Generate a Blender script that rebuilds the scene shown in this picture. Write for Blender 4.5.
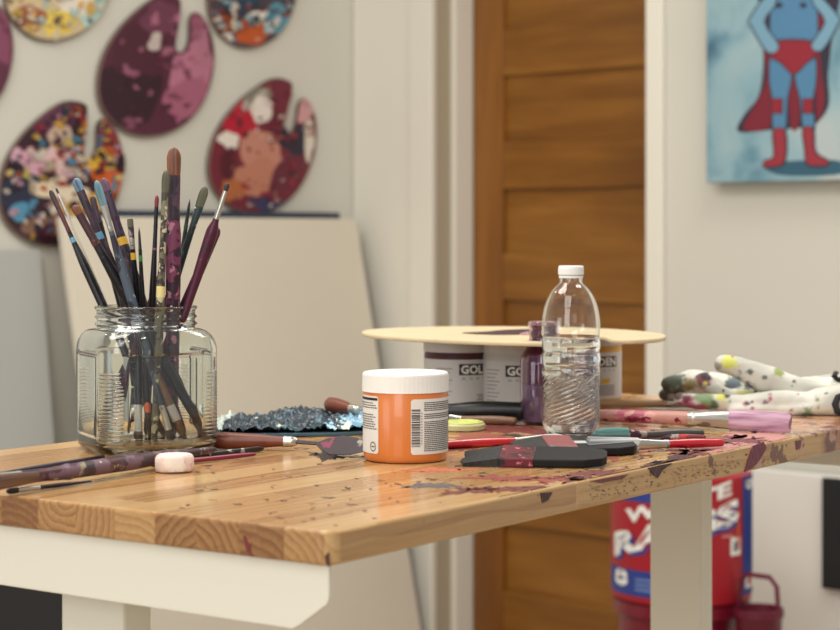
import bpy, bmesh, math, random
from mathutils import Vector, Matrix, noise
sc = bpy.context.scene
for o in list(bpy.data.objects): bpy.data.objects.remove(o)
PI = math.pi
# ---------------------------------------------------------------- camera
F = 1934.0; UC = 420.0; VH = 235.0
T = 0.95                     # desk top height
HC = T + 0.215               # eye height
cd = bpy.data.cameras.new('camera'); cam = bpy.data.objects.new('camera', cd)
sc.collection.objects.link(cam); sc.camera = cam
cam.location = (0, 0, HC); cam.rotation_euler = (PI/2, 0, 0)
cd.sensor_width = 36; cd.lens = F/840*36; cd.shift_y = -(315-VH)/840
cd.clip_start = .05
cd.dof.use_dof = True; cd.dof.focus_distance = 1.86
cd.dof.aperture_fstop = (cd.lens/1000)/0.0102
# ---------------------------------------------------------------- world, lamps, exposure
w = bpy.data.worlds.new('world'); sc.world = w; w.use_nodes = True
bg = w.node_tree.nodes['Background']; bg.inputs[0].default_value = (1.0, .985, .955, 1); bg.inputs[1].default_value = .52
def area(name, loc, size, power, col=(1, .955, .885), target=None, size_y=None):
    l = bpy.data.lights.new(name, 'AREA'); l.size = size; l.energy = power; l.color = col
    if size_y: l.shape = 'RECTANGLE'; l.size_y = size_y
    o = bpy.data.objects.new(name, l); sc.collection.objects.link(o); o.location = loc
    if target is not None:
        o.rotation_euler = (Vector(target)-Vector(loc)).to_track_quat('-Z', 'Y').to_euler()
    return o
area('ceiling_panel_light', (-.9, 2.2, 2.85), 1.1, 34)
area('ceiling_panel_light', (.9, 3.0, 2.85), .9, 22)
area('ceiling_panel_light', (-.6, .2, 2.75), 1.2, 20, target=(0, 2.2, .9))
area('front_fill_light', (-1.1, -1.3, 1.9), 1.3, 26, col=(1, .965, .91), target=(0, 2.2, .8))  # added front fill behind the camera, no lamp known there
area('low_left_fill_light', (-2.2, .2, 1.1), .9, 8, col=(.9, .95, 1), target=(0, 2.3, .8))  # unseen fill added low on the left to brighten the desk legs
for (x, y, p) in ((-.55, 1.35, 4), (.12, .9, 4), (.45, 1.2, 4), (.75, 2.3, 4), (-.15, 3.0, 6), (-1.3, 3.2, 8), (-.2, .3, 4)):
    l = bpy.data.lights.new('ceiling_bulb_light', 'POINT'); l.energy = p; l.color = (1, .93, .83); l.shadow_soft_size = .045
    o = bpy.data.objects.new('ceiling_bulb_light', l); sc.collection.objects.link(o); o.location = (x, y, 2.45)
vs = sc.view_settings
vs.view_transform = 'Standard'; vs.look = 'None'; vs.exposure = -0.04; vs.gamma = 1; vs.use_curve_mapping = False
# ---------------------------------------------------------------- helpers
rnd = random.Random(7)
def lin(c):
    c = c/255.0
    return c/12.92 if c <= .04045 else ((c+.055)/1.055)**2.4
def rgb(r, g, b): return (lin(r), lin(g), lin(b), 1)
def at(u, v, h):                                   # where the sight line meets a level h
    y = (HC-h)*F/(v-VH); return Vector(((u-UC)*y/F, y, h))
def ptz(u, v, y): return Vector(((u-UC)*y/F, y, HC-(v-VH)*y/F))
_m = {}
def mat(name, col, rough=.5, metal=0, spec=.5, coat=0, bump=0, bscale=60, var=0, vscale=8, sss=0):
    if name in _m: return _m[name]
    m = bpy.data.materials.new(name); m.use_nodes = True; nt = m.node_tree; b = nt.nodes['Principled BSDF']
    b.inputs['Base Color'].default_value = col; b.inputs['Roughness'].default_value = rough
    b.inputs['Metallic'].default_value = metal; b.inputs['Specular IOR Level'].default_value = spec
    b.inputs['Coat Weight'].default_value = coat
    tc = nt.nodes.new('ShaderNodeTexCoord')
    if var:
        n = nt.nodes.new('ShaderNodeTexNoise'); n.inputs['Scale'].default_value = vscale; n.inputs['Detail'].default_value = 5
        nt.links.new(tc.outputs['Object'], n.inputs['Vector'])
        r = nt.nodes.new('ShaderNodeValToRGB'); r.color_ramp.elements[0].position = .35; r.color_ramp.elements[1].position = .65
        r.color_ramp.elements[0].color = tuple(c*(1-var) for c in col[:3])+(1,)
        r.color_ramp.elements[1].color = tuple(min(1, c*(1+var)) for c in col[:3])+(1,)
        nt.links.new(n.outputs['Fac'], r.inputs['Fac']); nt.links.new(r.outputs['Color'], b.inputs['Base Color'])
    if bump:
        n2 = nt.nodes.new('ShaderNodeTexNoise'); n2.inputs['Scale'].default_value = bscale; n2.inputs['Detail'].default_value = 4
        nt.links.new(tc.outputs['Object'], n2.inputs['Vector'])
        bp = nt.nodes.new('ShaderNodeBump'); bp.inputs['Strength'].default_value = bump; bp.inputs['Distance'].default_value = .002
        nt.links.new(n2.outputs['Fac'], bp.inputs['Height']); nt.links.new(bp.outputs['Normal'], b.inputs['Normal'])
    _m[name] = m; return m
def splat(name, col, spots, rough=.45, stretch=1.0, metal=0):
    """base colour with dried paint blotches: spots = [(colour, scale, threshold)]"""
    if name in _m: return _m[name]
    m = bpy.data.materials.new(name); m.use_nodes = True; nt = m.node_tree; b = nt.nodes['Principled BSDF']
    b.inputs['Roughness'].default_value = rough; b.inputs['Metallic'].default_value = metal; b.inputs['Specular IOR Level'].default_value = .32
    tc = nt.nodes.new('ShaderNodeTexCoord'); prev = None; h = None
    for i, (c, s, th) in enumerate(spots):
        mp = nt.nodes.new('ShaderNodeMapping'); mp.inputs['Location'].default_value = (i*3.7+len(name)*.37, i*1.3, i*7.1)
        mp.inputs['Scale'].default_value = (1, 1, stretch)
        nt.links.new(tc.outputs['Object'], mp.inputs['Vector'])
        n = nt.nodes.new('ShaderNodeTexNoise'); n.inputs['Scale'].default_value = s; n.inputs['Detail'].default_value = 4
        nt.links.new(mp.outputs['Vector'], n.inputs['Vector'])
        r = nt.nodes.new('ShaderNodeValToRGB'); r.color_ramp.elements[0].position = th; r.color_ramp.elements[1].position = th+.03
        nt.links.new(n.outputs['Fac'], r.inputs['Fac'])
        mx = nt.nodes.new('ShaderNodeMix'); mx.data_type = 'RGBA'
        nt.links.new(r.outputs['Color'], mx.inputs['Factor'])
        if prev is None: mx.inputs['A'].default_value = col
        else: nt.links.new(prev, mx.inputs['A'])
        mx.inputs['B'].default_value = c; prev = mx.outputs['Result']; h = n.outputs['Fac']
    nt.links.new(prev, b.inputs['Base Color'])
    bp = nt.nodes.new('ShaderNodeBump'); bp.inputs['Strength'].default_value = .4; bp.inputs['Distance'].default_value = .001
    nt.links.new(h, bp.inputs['Height']); nt.links.new(bp.outputs['Normal'], b.inputs['Normal'])
    _m[name] = m; return m
def streak(name, c1, c2, rough=.5, scale=300, sz=.03):
    """bristles: fine streaks along local Z"""
    if name in _m: return _m[name]
    m = bpy.data.materials.new(name); m.use_nodes = True; nt = m.node_tree; b = nt.nodes['Principled BSDF']
    b.inputs['Roughness'].default_value = rough
    tc = nt.nodes.new('ShaderNodeTexCoord'); mp = nt.nodes.new('ShaderNodeMapping'); mp.inputs['Scale'].default_value = (1, 1, sz)
    nt.links.new(tc.outputs['Object'], mp.inputs['Vector'])
    n = nt.nodes.new('ShaderNodeTexNoise'); n.inputs['Scale'].default_value = scale; n.inputs['Detail'].default_value = 3
    nt.links.new(mp.outputs['Vector'], n.inputs['Vector'])
    r = nt.nodes.new('ShaderNodeValToRGB'); r.color_ramp.elements[0].position = .38; r.color_ramp.elements[1].position = .62
    r.color_ramp.elements[0].color = c1; r.color_ramp.elements[1].color = c2
    nt.links.new(n.outputs['Fac'], r.inputs['Fac']); nt.links.new(r.outputs['Color'], b.inputs['Base Color'])
    bp = nt.nodes.new('ShaderNodeBump'); bp.inputs['Strength'].default_value = .8; bp.inputs['Distance'].default_value = .001
    nt.links.new(n.outputs['Fac'], bp.inputs['Height']); nt.links.new(bp.outputs['Normal'], b.inputs['Normal'])
    _m[name] = m; return m
def glass(name, col=(1, 1, 1, 1), ior=1.5, rough=0.0, bump=0, bscale=120):
    if name in _m: return _m[name]
    m = bpy.data.materials.new(name); m.use_nodes = True; nt = m.node_tree; b = nt.nodes['Principled BSDF']
    b.inputs['Base Color'].default_value = col; b.inputs['Roughness'].default_value = rough
    b.inputs['Transmission Weight'].default_value = 1; b.inputs['IOR'].default_value = ior
    if bump:
        tc = nt.nodes.new('ShaderNodeTexCoord'); n2 = nt.nodes.new('ShaderNodeTexNoise'); n2.inputs['Scale'].default_value = bscale
        nt.links.new(tc.outputs['Object'], n2.inputs['Vector'])
        bp = nt.nodes.new('ShaderNodeBump'); bp.inputs['Strength'].default_value = bump; bp.inputs['Distance'].default_value = .001
        nt.links.new(n2.outputs['Fac'], bp.inputs['Height']); nt.links.new(bp.outputs['Normal'], b.inputs['Normal'])
    _m[name] = m; return m
def paintmat(name='dried_paint', rough=.4, bump=.3):
    if name in _m: return _m[name]
    m = bpy.data.materials.new(name); m.use_nodes = True; nt = m.node_tree; b = nt.nodes['Principled BSDF']
    b.inputs['Roughness'].default_value = rough
    a = nt.nodes.new('ShaderNodeAttribute'); a.attribute_name = 'Col'
    nt.links.new(a.outputs['Color'], b.inputs['Base Color'])
    tc = nt.nodes.new('ShaderNodeTexCoord'); n2 = nt.nodes.new('ShaderNodeTexNoise'); n2.inputs['Scale'].default_value = 150
    nt.links.new(tc.outputs['Object'], n2.inputs['Vector'])
    bp = nt.nodes.new('ShaderNodeBump'); bp.inputs['Strength'].default_value = bump; bp.inputs['Distance'].default_value = .002
    nt.links.new(n2.outputs['Fac'], bp.inputs['Height']); nt.links.new(bp.outputs['Normal'], b.inputs['Normal'])
    _m[name] = m; return m
class MB:
    def __init__(s): s.v = []; s.f = []; s.c = []; s.hascol = False
    def add(s, vs, fs, col=None):
        n = len(s.v); s.v += [tuple(p) for p in vs]; s.f += [tuple(i+n for i in f) for f in fs]
        s.c += [col or (1, 1, 1, 1)]*len(fs)
        if col: s.hascol = True
        return s
    def box(s, x0, x1, y0, y1, z0, z1, col=None):
        vs = [(x, y, z) for z in (z0, z1) for y in (y0, y1) for x in (x0, x1)]
        return s.add(vs, [(0, 2, 3, 1), (4, 5, 7, 6), (0, 1, 5, 4), (1, 3, 7, 5), (3, 2, 6, 7), (2, 0, 4, 6)], col)
    def lathe(s, prof, n=32, fx=1.0, fy=1.0, fn=None, closed=False, caps=True, col=None):
        vs = []; fs = []
        for (r, z) in prof:
            for k in range(n):
                a = 2*PI*k/n
                if fn: vs.append(fn(r, z, a))
                else: vs.append((r*math.cos(a)*fx, r*math.sin(a)*fy, z))
        m = len(prof)
        for i in range(m-1 if not closed else m):
            j = (i+1) % m
            for k in range(n):
                l = (k+1) % n; fs.append((i*n+k, i*n+l, j*n+l, j*n+k))
        if caps and not closed:
            fs.append(tuple(range(n-1, -1, -1))); fs.append(tuple((m-1)*n+k for k in range(n)))
        return s.add(vs, fs, col)
    def prism(s, poly, z0, z1, col=None):              # poly in x,y
        n = len(poly)
        ar = sum(poly[i][0]*poly[(i+1) % n][1]-poly[(i+1) % n][0]*poly[i][1] for i in range(n))
        if ar < 0: poly = poly[::-1]
        vs = [(p[0], p[1], z0) for p in poly]+[(p[0], p[1], z1) for p in poly]
        fs = [tuple(range(n-1, -1, -1)), tuple(range(n, 2*n))]+[(i, (i+1) % n, n+(i+1) % n, n+i) for i in range(n)]
        return s.add(vs, fs, col)
    def build(s, name, m, parent=None, smooth=False, bevel=0, seg=2, loc=None, rot=None, subsurf=0, angle=35):
        me = bpy.data.meshes.new(name); me.from_pydata(s.v, [], s.f)
        if s.hascol:
            at_ = me.color_attributes.new('Col', 'FLOAT_COLOR', 'CORNER'); k = 0
            for p, c in zip(me.polygons, s.c):
                for _ in p.loop_indices: at_.data[k].color = c; k += 1
        bm = bmesh.new(); bm.from_mesh(me); bmesh.ops.recalc_face_normals(bm, faces=bm.faces); bm.to_mesh(me); bm.free()
        o = bpy.data.objects.new(name, me); sc.collection.objects.link(o)
        me.materials.append(m)
        if smooth:
            me.polygons.foreach_set('use_smooth', [True]*len(me.polygons))
            if angle:
                me.set_sharp_from_angle(angle=math.radians(angle))
        if bevel:
            b = o.modifiers.new('bevel', 'BEVEL'); b.width = bevel; b.segments = seg; b.limit_method = 'ANGLE'
            b.harden_normals = False
        if subsurf:
            b = o.modifiers.new('sub', 'SUBSURF'); b.levels = subsurf; b.render_levels = subsurf
        if parent: o.parent = parent
        if loc: o.location = loc
        if rot is not None: o.rotation_euler = rot
        return o
def tag(o, label=None, cat=None, group=None, kind=None):
    if label: o['label'] = label
    if cat: o['category'] = cat
    if group: o['group'] = group
    if kind: o['kind'] = kind
    return o
def empty(name, loc, rot=(0, 0, 0)):
    o = bpy.data.objects.new(name, None); sc.collection.objects.link(o); o.location = loc; o.rotation_euler = rot
    o.empty_display_size = .02
    return o
def textmesh(s, size, bold=0, spacing=1.0):
    """(verts, faces) of a word, left-bottom at 0,0, flat in XY"""
    cu = bpy.data.curves.new('t', 'FONT'); cu.body = s; cu.size = size; cu.offset = bold; cu.space_character = spacing
    cu.resolution_u = 2
    o = bpy.data.objects.new('t', cu); sc.collection.objects.link(o)
    dg = bpy.context.evaluated_depsgraph_get(); dg.update()
    me = bpy.data.meshes.new_from_object(o.evaluated_get(dg))
    vs = [tuple(v.co) for v in me.vertices]; fs = [tuple(p.vertices) for p in me.polygons]
    bpy.data.objects.remove(o); bpy.data.meshes.remove(me); bpy.data.curves.remove(cu)
    x0 = min(v[0] for v in vs)
    return [(v[0]-x0, v[1], 0) for v in vs], fs
def textfit(s, x, y, wdt, hgt, bold=0.0, spacing=1.0):
    vs, fs = textmesh(s, 1, bold, spacing)
    X = max(v[0] for v in vs); Y0 = min(v[1] for v in vs); Y = max(v[1] for v in vs)
    return [(x+v[0]/X*wdt, y+(v[1]-Y0)/(Y-Y0)*hgt, 0) for v in vs], fs
def wrap(vs, r, phi0):                               # flat x,y -> cylinder around z; x is arc length, phi from -Y towards +X
    return [((r+v[2])*math.sin(phi0+v[0]/r), -(r+v[2])*math.cos(phi0+v[0]/r), v[1]) for v in vs]
def grid_rect(x0, x1, y0, y1, nx=16, z=0, cr=0):
    vs = []; fs = []
    for i in range(nx+1):
        t = i/nx; x = x0+(x1-x0)*t; d = 0
        if cr:
            e = min(x-x0, x1-x)
            if e < cr: d = cr-math.sqrt(max(0, cr*cr-(cr-e)**2))
        vs += [(x, y0+d, z), (x, y1-d, z)]
    for i in range(nx): fs.append((2*i, 2*i+2, 2*i+3, 2*i+1))
    return vs, fs
def blob(cx, cy, rx, ry, ang=0, jit=.25, n=18, rr=rnd):
    ph = [rr.uniform(0, 6.28) for _ in range(4)]; am = [rr.uniform(.4, 1)*jit/(k+1)**.7 for k in range(4)]
    out = []
    for k in range(n):
        a = 2*PI*k/n; r = 1+sum(am[j]*math.sin((j+2)*a+ph[j]) for j in range(4))
        x = rx*r*math.cos(a); y = ry*r*math.sin(a)
        out.append((cx+x*math.cos(ang)-y*math.sin(ang), cy+x*math.sin(ang)+y*math.cos(ang)))
    return out
def smooth_poly(pts, sub=4):
    n = len(pts); out = []
    for i in range(n):
        p0, p1, p2, p3 = pts[i-1], pts[i], pts[(i+1) % n], pts[(i+2) % n]
        for k in range(sub):
            t = k/sub
            out.append(tuple(.5*((2*p1[d])+(-p0[d]+p2[d])*t+(2*p0[d]-5*p1[d]+4*p2[d]-p3[d])*t*t+(-p0[d]+3*p1[d]-3*p2[d]+p3[d])*t**3) for d in (0, 1)))
    return out
# ================================================================ ROOM
class Frame:
    def __init__(s, org, ang):
        s.o = Vector((org[0], org[1], 0)); s.a = ang
        s.x = Vector((math.cos(ang), math.sin(ang), 0)); s.y = Vector((-math.sin(ang), math.cos(ang), 0))
    def px(s, u, v, off=0):                             # local (x, z) on the plane local y = off
        d = Vector(((u-UC)/F, 1, -(v-VH)/F)); n = s.y
        p0 = s.o+n*off; t = (p0-Vector((0, 0, HC))).dot(n)/d.dot(n)
        p = Vector((0, 0, HC))+d*t; return ((p-s.o).dot(s.x), p.z)
CX, CY = (355-UC)*5.19/F, 5.19
DW = Frame((CX, CY), math.radians(-43))                  # wall with the door
LW = Frame((CX, CY), math.radians(47))                   # wall with the palettes (x < 0)
wallm = mat('painted_wall', rgb(206, 203, 192), .75, bump=.08, bscale=90, var=.02, vscale=2)
trimm = mat('white_trim_paint', rgb(228, 224, 211), .45)
floorm = mat('floor_boards', rgb(176, 158, 132), .5, var=.1, vscale=4)
def framed(mb, name, m, fr, **k):
    parent = k.get('parent')
    o = mb.build(name, m, parent, **{q: r for q, r in k.items() if q != 'parent'})
    if not parent: o.location = fr.o; o.rotation_euler = (0, 0, fr.a)
    return o
WH = 2.9
xa = DW.px(436, 300)[0]; xb = DW.px(645, 300, -.018)[0]; HD = 2.08
REV = .128
w1 = MB().box(-.0, xa, 0, .16, 0, WH).box(xb, 3.6, 0, .16, 0, WH).box(xa, xb, 0, .16, HD, WH)
tag(framed(w1, 'wall_back', wallm, DW), kind='structure')
tag(framed(MB().box(-4.2, -.0, 0, .12, 0, WH), 'wall_left', wallm, LW), kind='structure')
fl = MB().box(-5, 5, -1.5, 7.5, -.05, 0).build('floor', floorm); tag(fl, kind='structure')
# casing
cw = xa-DW.px(413, 300)[0]
cas = MB().box(xa-cw, xa, -.018, 0, 0, HD+cw).box(xb, DW.px(666, 300)[0], -.018, 0, 0, HD+cw).box(xa, xb, -.018, 0, HD, HD+cw)
tag(framed(cas, 'trim_1', trimm, DW, bevel=.004), kind='structure')
stp = MB().box(xa, xa+.016, REV-.072, REV, 0, HD).box(xb-.016, xb, REV-.072, REV, 0, HD).box(xa, xb, REV-.072, REV, HD-.016, HD)
tag(framed(stp, 'trim_2', trimm, DW, bevel=.003), kind='structure')
tag(framed(MB().box(xa, xa+.0012, 0, REV-.072, 0, HD), 'jamb_shade_sheet', mat('shaded_jamb', rgb(176, 164, 142), .6), DW), kind='structure')  # taupe colour stands in for the shade inside the door reveal
tag(framed(MB().box(-4.2, -.0, -.015, 0, 0, .14), 'baseboard_left', trimm, LW, bevel=.004), kind='structure')
tag(framed(MB().box(DW.px(666, 300)[0], 3.6, -.015, 0, 0, .14).box(.0, xa-cw, -.015, 0, 0, .14), 'baseboard_back', trimm, DW, bevel=.004), kind='structure')
tag(framed(MB().box(.002, xa-cw-.001, -.010, 0, .0, WH), 'lit_strip_board', trimm, DW, bevel=.003), kind='structure')  # white board added so the wall strip beside the casing looks more lit
# door of stained wood, horizontal panels
def woodmat(name, c1, c2, c3, along='X', scale=6, rough=.35, dist=3.0, coat=0):
    m = bpy.data.materials.new(name); m.use_nodes = True; nt = m.node_tree; b = nt.nodes['Principled BSDF']
    tc = nt.nodes.new('ShaderNodeTexCoord'); mp = nt.nodes.new('ShaderNodeMapping')
    mp.inputs['Scale'].default_value = {'X': (.12, 1, 1), 'Z': (1, 1, .12), 'Y': (1, .12, 1)}[along]
    nt.links.new(tc.outputs['Object'], mp.inputs['Vector'])
    n = nt.nodes.new('ShaderNodeTexNoise'); n.inputs['Scale'].default_value = scale; n.inputs['Detail'].default_value = 8; n.inputs['Distortion'].default_value = dist*.3
    n2 = nt.nodes.new('ShaderNodeTexNoise'); n2.inputs['Scale'].default_value = scale*8; n2.inputs['Detail'].default_value = 4
    for q in (n, n2): nt.links.new(mp.outputs['Vector'], q.inputs['Vector'])
    mx = nt.nodes.new('ShaderNodeMath'); mx.operation = 'MULTIPLY_ADD'; mx.inputs[1].default_value = .3
    nt.links.new(n2.outputs['Fac'], mx.inputs[0])
    mm = nt.nodes.new('ShaderNodeMath'); mm.operation = 'MULTIPLY'; mm.inputs[1].default_value = .7
    nt.links.new(n.outputs['Fac'], mm.inputs[0]); nt.links.new(mm.outputs[0], mx.inputs[2])
    r = nt.nodes.new('ShaderNodeValToRGB'); e = r.color_ramp.elements; e[0].position = .36; e[1].position = .64
    e[0].color = c1; e[1].color = c3; k = e.new(.5); k.color = c2
    nt.links.new(mx.outputs[0], r.inputs['Fac']); nt.links.new(r.outputs['Color'], b.inputs['Base Color'])
    b.inputs['Roughness'].default_value = rough; b.inputs['Coat Weight'].default_value = coat
    return m
doorm = woodmat('stained_door_wood', rgb(112, 68, 14), rgb(132, 84, 24), rgb(152, 102, 36), 'X', 5)
doorz = woodmat('stained_stile_wood', rgb(108, 64, 20), rgb(126, 77, 26), rgb(142, 90, 32), 'Z', 5)
dr = empty('door_1', DW.o, (0, 0, DW.a)); tag(dr, kind='structure')
y0 = REV; y1 = REV+.04
xs = xa+.016; st = .1; xr = xb-.016
MB().box(xs, xs+st, y0, y1, .005, HD-.02).box(xr-st*.55, xr, y0, y1, .005, HD-.02).build('stile', doorz, dr, bevel=.003)
edges = [(24, 72), (140, 188), (254, 302), (369, 417), (484, 532)]
um = 560
rl = MB(); pn = MB()
zs = [(DW.px(um, b_, REV)[1], DW.px(um, a_, REV)[1]) for a_, b_ in edges]
zb = DW.px(um, 600, REV)[1]
allr = [(.005, zb)]+sorted(zs)
for (a_, b_) in allr: rl.box(xs+st, xr-st*.55, y0, y1, a_, b_)
allr.append((HD-.06, HD-.02)); rl.box(xs+st, xr-st*.55, y0, y1, HD-.06, HD-.02)
for i in range(len(allr)-1): pn.box(xs+st, xr-st*.55, y0+.014, y1-.012, allr[i][1], allr[i+1][0])
rl.build('rail', doorm, dr, bevel=.004); pn.build('panel', doorm, dr)

# ================================================================ THINGS ON / AGAINST THE WALLS
PMT = paintmat('dried_paint', .42, .5)
PAL = [(178, -3), (160, -5), (140, 8), (120, 28), (104, 55), (98, 85), (103, 110), (120, 128), (140, 136), (165, 134), (188, 122), (205, 100), (214, 70), (214, 45), (208, 24), (198, 12), (191, 18), (190, 40), (184, 52), (176, 48), (179, 25), (181, 5)]
PAL = [((x-157)/58.0, (y-66)/71.0) for x, y in smooth_poly(PAL, 3)]
def inside(p, poly):
    c = False; n = len(poly)
    for i in range(n):
        a, b = poly[i], poly[i-1]
        if (a[1] > p[1]) != (b[1] > p[1]) and p[0] < (b[0]-a[0])*(p[1]-a[1])/(b[1]-a[1])+a[0]: c = not c
    return c
plm = mat('palette_ply', rgb(112, 92, 82), .6)
def wall_palette(cx, cy, hw, hh, rot, base, big, cols, nsm, label, seed, szs=(3, 8)):
    rr = random.Random(seed); c, s = math.cos(rot), math.sin(rot)
    pix = [(cx+(x*hw)*c-(y*hh)*s, cy+(x*hw)*s+(y*hh)*c) for x, y in PAL]
    off = -.016
    ctr = LW.px(cx, cy, off)
    t = empty('artist_palette', LW.o+LW.x*ctr[0]+LW.y*(-.004)+Vector((0, 0, ctr[1])), (0, 0, LW.a))
    def L(u, v):
        p = LW.px(u, v, off); return (p[0]-ctr[0], p[1]-ctr[1])
    def slab(poly, ya, yb, col=None):
        m = MB(); m.prism(poly, 0, 1, col); m.v = [(a, ya if q < .5 else yb, b) for a, b, q in m.v]; return m
    slab([L(*p) for p in pix], 0.0, -.012).build('palette_board', plm, t, bevel=.002)
    pm = MB(); y = -.0122
    def put(poly, col):
        nonlocal y
        q = [p for p in poly]
        # keep blobs within the board
        cen = (sum(p[0] for p in q)/len(q), sum(p[1] for p in q)/len(q))
        if not inside(cen, pix): return
        out = []
        for p in q:
            k = 1.0
            while k > 0 and not inside((cen[0]+(p[0]-cen[0])*k*1.03, cen[1]+(p[1]-cen[1])*k*1.03), pix): k -= .08
            out.append((cen[0]+(p[0]-cen[0])*max(k, .02), cen[1]+(p[1]-cen[1])*max(k, .02)))
        y -= .00004
        m = slab([L(*p) for p in out], -.0119, y, col); pm.add(m.v, m.f, col)
    put([(cx+(p[0]-cx)*.985, cy+(p[1]-cy)*.985) for p in pix] if False else blob(cx, cy+hh*.1, hw*.2, hh*.2), base)
    # ground coat
    gc = slab([L(cx+(p[0]-cx)*.98, cy+(p[1]-cy)*.98) for p in pix], -.0118, -.0121, base); pm.add(gc.v, gc.f, base)
    for (u, v, rx, ry, a, col) in big: put(blob(u, v, rx, ry, a, .2, 22, rr), col)
    for _ in range(int(nsm*2.2)):
        p = rr.choice(pix); k = math.sqrt(rr.random())*.95
        u = cx+(p[0]-cx)*k; v = cy+(p[1]-cy)*k; r = szs[0]*.45+(szs[1]-szs[0])*.75*rr.random()**2; g_ = rr.uniform(.6, 1.1)
        put(blob(u, v, r, r*rr.uniform(.6, 1.2), rr.uniform(0, 3), .45, 16, rr), (lambda q, b0, f_: tuple((q[j]*.8+b0[j]*.2)*f_ for j in range(3))+(1,))(rr.choice(cols), base, g_))
    pm.build('dried_paint', PMT, t)
    tag(t, label, 'palette', 'palettes hung on the left wall')
    return t
mar = rgb(82, 34, 54); dmar = rgb(50, 22, 36); pnk = rgb(176, 112, 134); lpk = rgb(205, 160, 175); crm = rgb(222, 206, 178)
yel = rgb(214, 170, 60); blu = rgb(78, 140, 170); nvy = rgb(38, 42, 66); org = rgb(196, 92, 40); red = rgb(160, 34, 50); ltb = rgb(160, 195, 200); blk = rgb(34, 30, 38); oli = rgb(110, 108, 84)
wall_palette(157, 66, 58, 71, 0, mar,
    [(128, 92, 30, 38, 0, dmar), (140, 50, 26, 30, .4, rgb(74, 30, 46)), (160, 18, 20, 15, 0, rgb(104, 54, 76)), (192, 68, 19, 32, .2, pnk), (186, 98, 18, 24, .3, rgb(160, 92, 116)), (200, 28, 9, 12, 0, rgb(150, 90, 112)), (155, 42, 7, 9, 0, rgb(190, 175, 170)), (204, 52, 7, 18, 0, rgb(170, 110, 130))],
    [rgb(100, 44, 68), rgb(84, 32, 54), rgb(170, 105, 128), rgb(150, 84, 108)], 26, 'maroon and pink palette hung highest on the left wall beside the multicoloured one', 3, (3, 9))
wall_palette(62, 174, 62, 73, .0, dmar,
    [(55, 120, 28, 12, -.4, rgb(90, 44, 66)), (30, 160, 20, 14, 0, lpk), (68, 162, 24, 18, 0, rgb(214, 180, 180)), (60, 135, 14, 9, 0, rgb(190, 165, 150)), (20, 190, 20, 22, 0, nvy), (110, 150, 13, 26, 0, rgb(120, 50, 70)), (108, 175, 16, 16, 0, rgb(200, 90, 30)), (100, 160, 18, 10, .3, yel), (80, 205, 26, 12, 0, rgb(200, 160, 90)), (60, 190, 30, 10, 0, crm), (20, 212, 12, 9, 0, blu), (50, 225, 26, 12, 0, rgb(130, 95, 80)), (88, 225, 16, 10, 0, rgb(100, 40, 60))],
    [yel, crm, nvy, mar, lpk, org, blu, blk, rgb(225, 200, 120), rgb(235, 225, 205), dmar, red], 120, 'palette crusted with yellow, cream, navy and pink paint, lowest at left', 5)
wall_palette(264, 146, 52, 69, .12, rgb(110, 36, 52),
    [(240, 122, 16, 22, .2, rgb(176, 26, 52)), (256, 98, 15, 12, 0, rgb(130, 124, 110)), (261, 110, 11, 13, .3, rgb(225, 215, 205)), (229, 140, 10, 9, 0, rgb(225, 215, 205)), (262, 158, 24, 26, .2, rgb(190, 130, 112)), (255, 178, 22, 18, 0, rgb(184, 122, 100)), (292, 138, 14, 18, 0, rgb(40, 34, 52)), (285, 175, 12, 24, .5, rgb(100, 34, 52)), (270, 204, 20, 8, 0, rgb(52, 54, 90)), (232, 190, 12, 12, 0, rgb(170, 100, 60)), (303, 108, 12, 13, 0, rgb(200, 150, 150)), (309, 140, 5, 20, 0, rgb(214, 205, 190)), (228, 164, 8, 16, 0, rgb(80, 26, 40))],
    [rgb(150, 40, 56), rgb(190, 130, 112), rgb(225, 215, 205), rgb(60, 30, 50), rgb(110, 36, 52)], 45, 'red, salmon and white smeared palette above the leaning canvas', 8, (2.5, 6))
wall_palette(62, -26, 54, 68, .1, rgb(200, 180, 140),
    [(60, 20, 18, 16, 0, rgb(222, 196, 90)), (95, 15, 14, 16, 0, rgb(170, 205, 200)), (95, 28, 10, 8, 0, crm), (30, 16, 14, 12, 0, rgb(150, 80, 60)), (78, 2, 18, 12, 0, rgb(225, 215, 200))],
    [yel, crm, org, ltb, mar, rgb(235, 225, 205), rgb(90, 60, 60)], 90, 'palette with yellow and pale blue paint cut off at the top left', 11)
wall_palette(254, -22, 46, 70, -.05, rgb(70, 60, 70),
    [(262, 22, 16, 13, 0, rgb(230, 222, 212)), (252, 32, 18, 12, 0, rgb(186, 84, 40)), (282, 22, 14, 18, 0, rgb(80, 140, 160)), (225, 20, 12, 10, 0, rgb(130, 60, 40)), (240, 3, 16, 12, 0, rgb(40, 60, 80))],
    [org, ltb, blu, crm, rgb(140, 50, 40), blk, rgb(230, 222, 212)], 90, 'palette with white, orange and teal paint cut off at the top middle', 13)
wall_palette(-40, 56, 54, 68, 0, rgb(112, 52, 78),
    [(-5, 50, 16, 35, 0, rgb(128, 66, 92)), (4, 80, 8, 20, 0, rgb(90, 40, 62))],
    [rgb(120, 58, 84), rgb(100, 44, 66)], 20, 'plum palette cut off at the left edge of the photo', 17)

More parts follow.
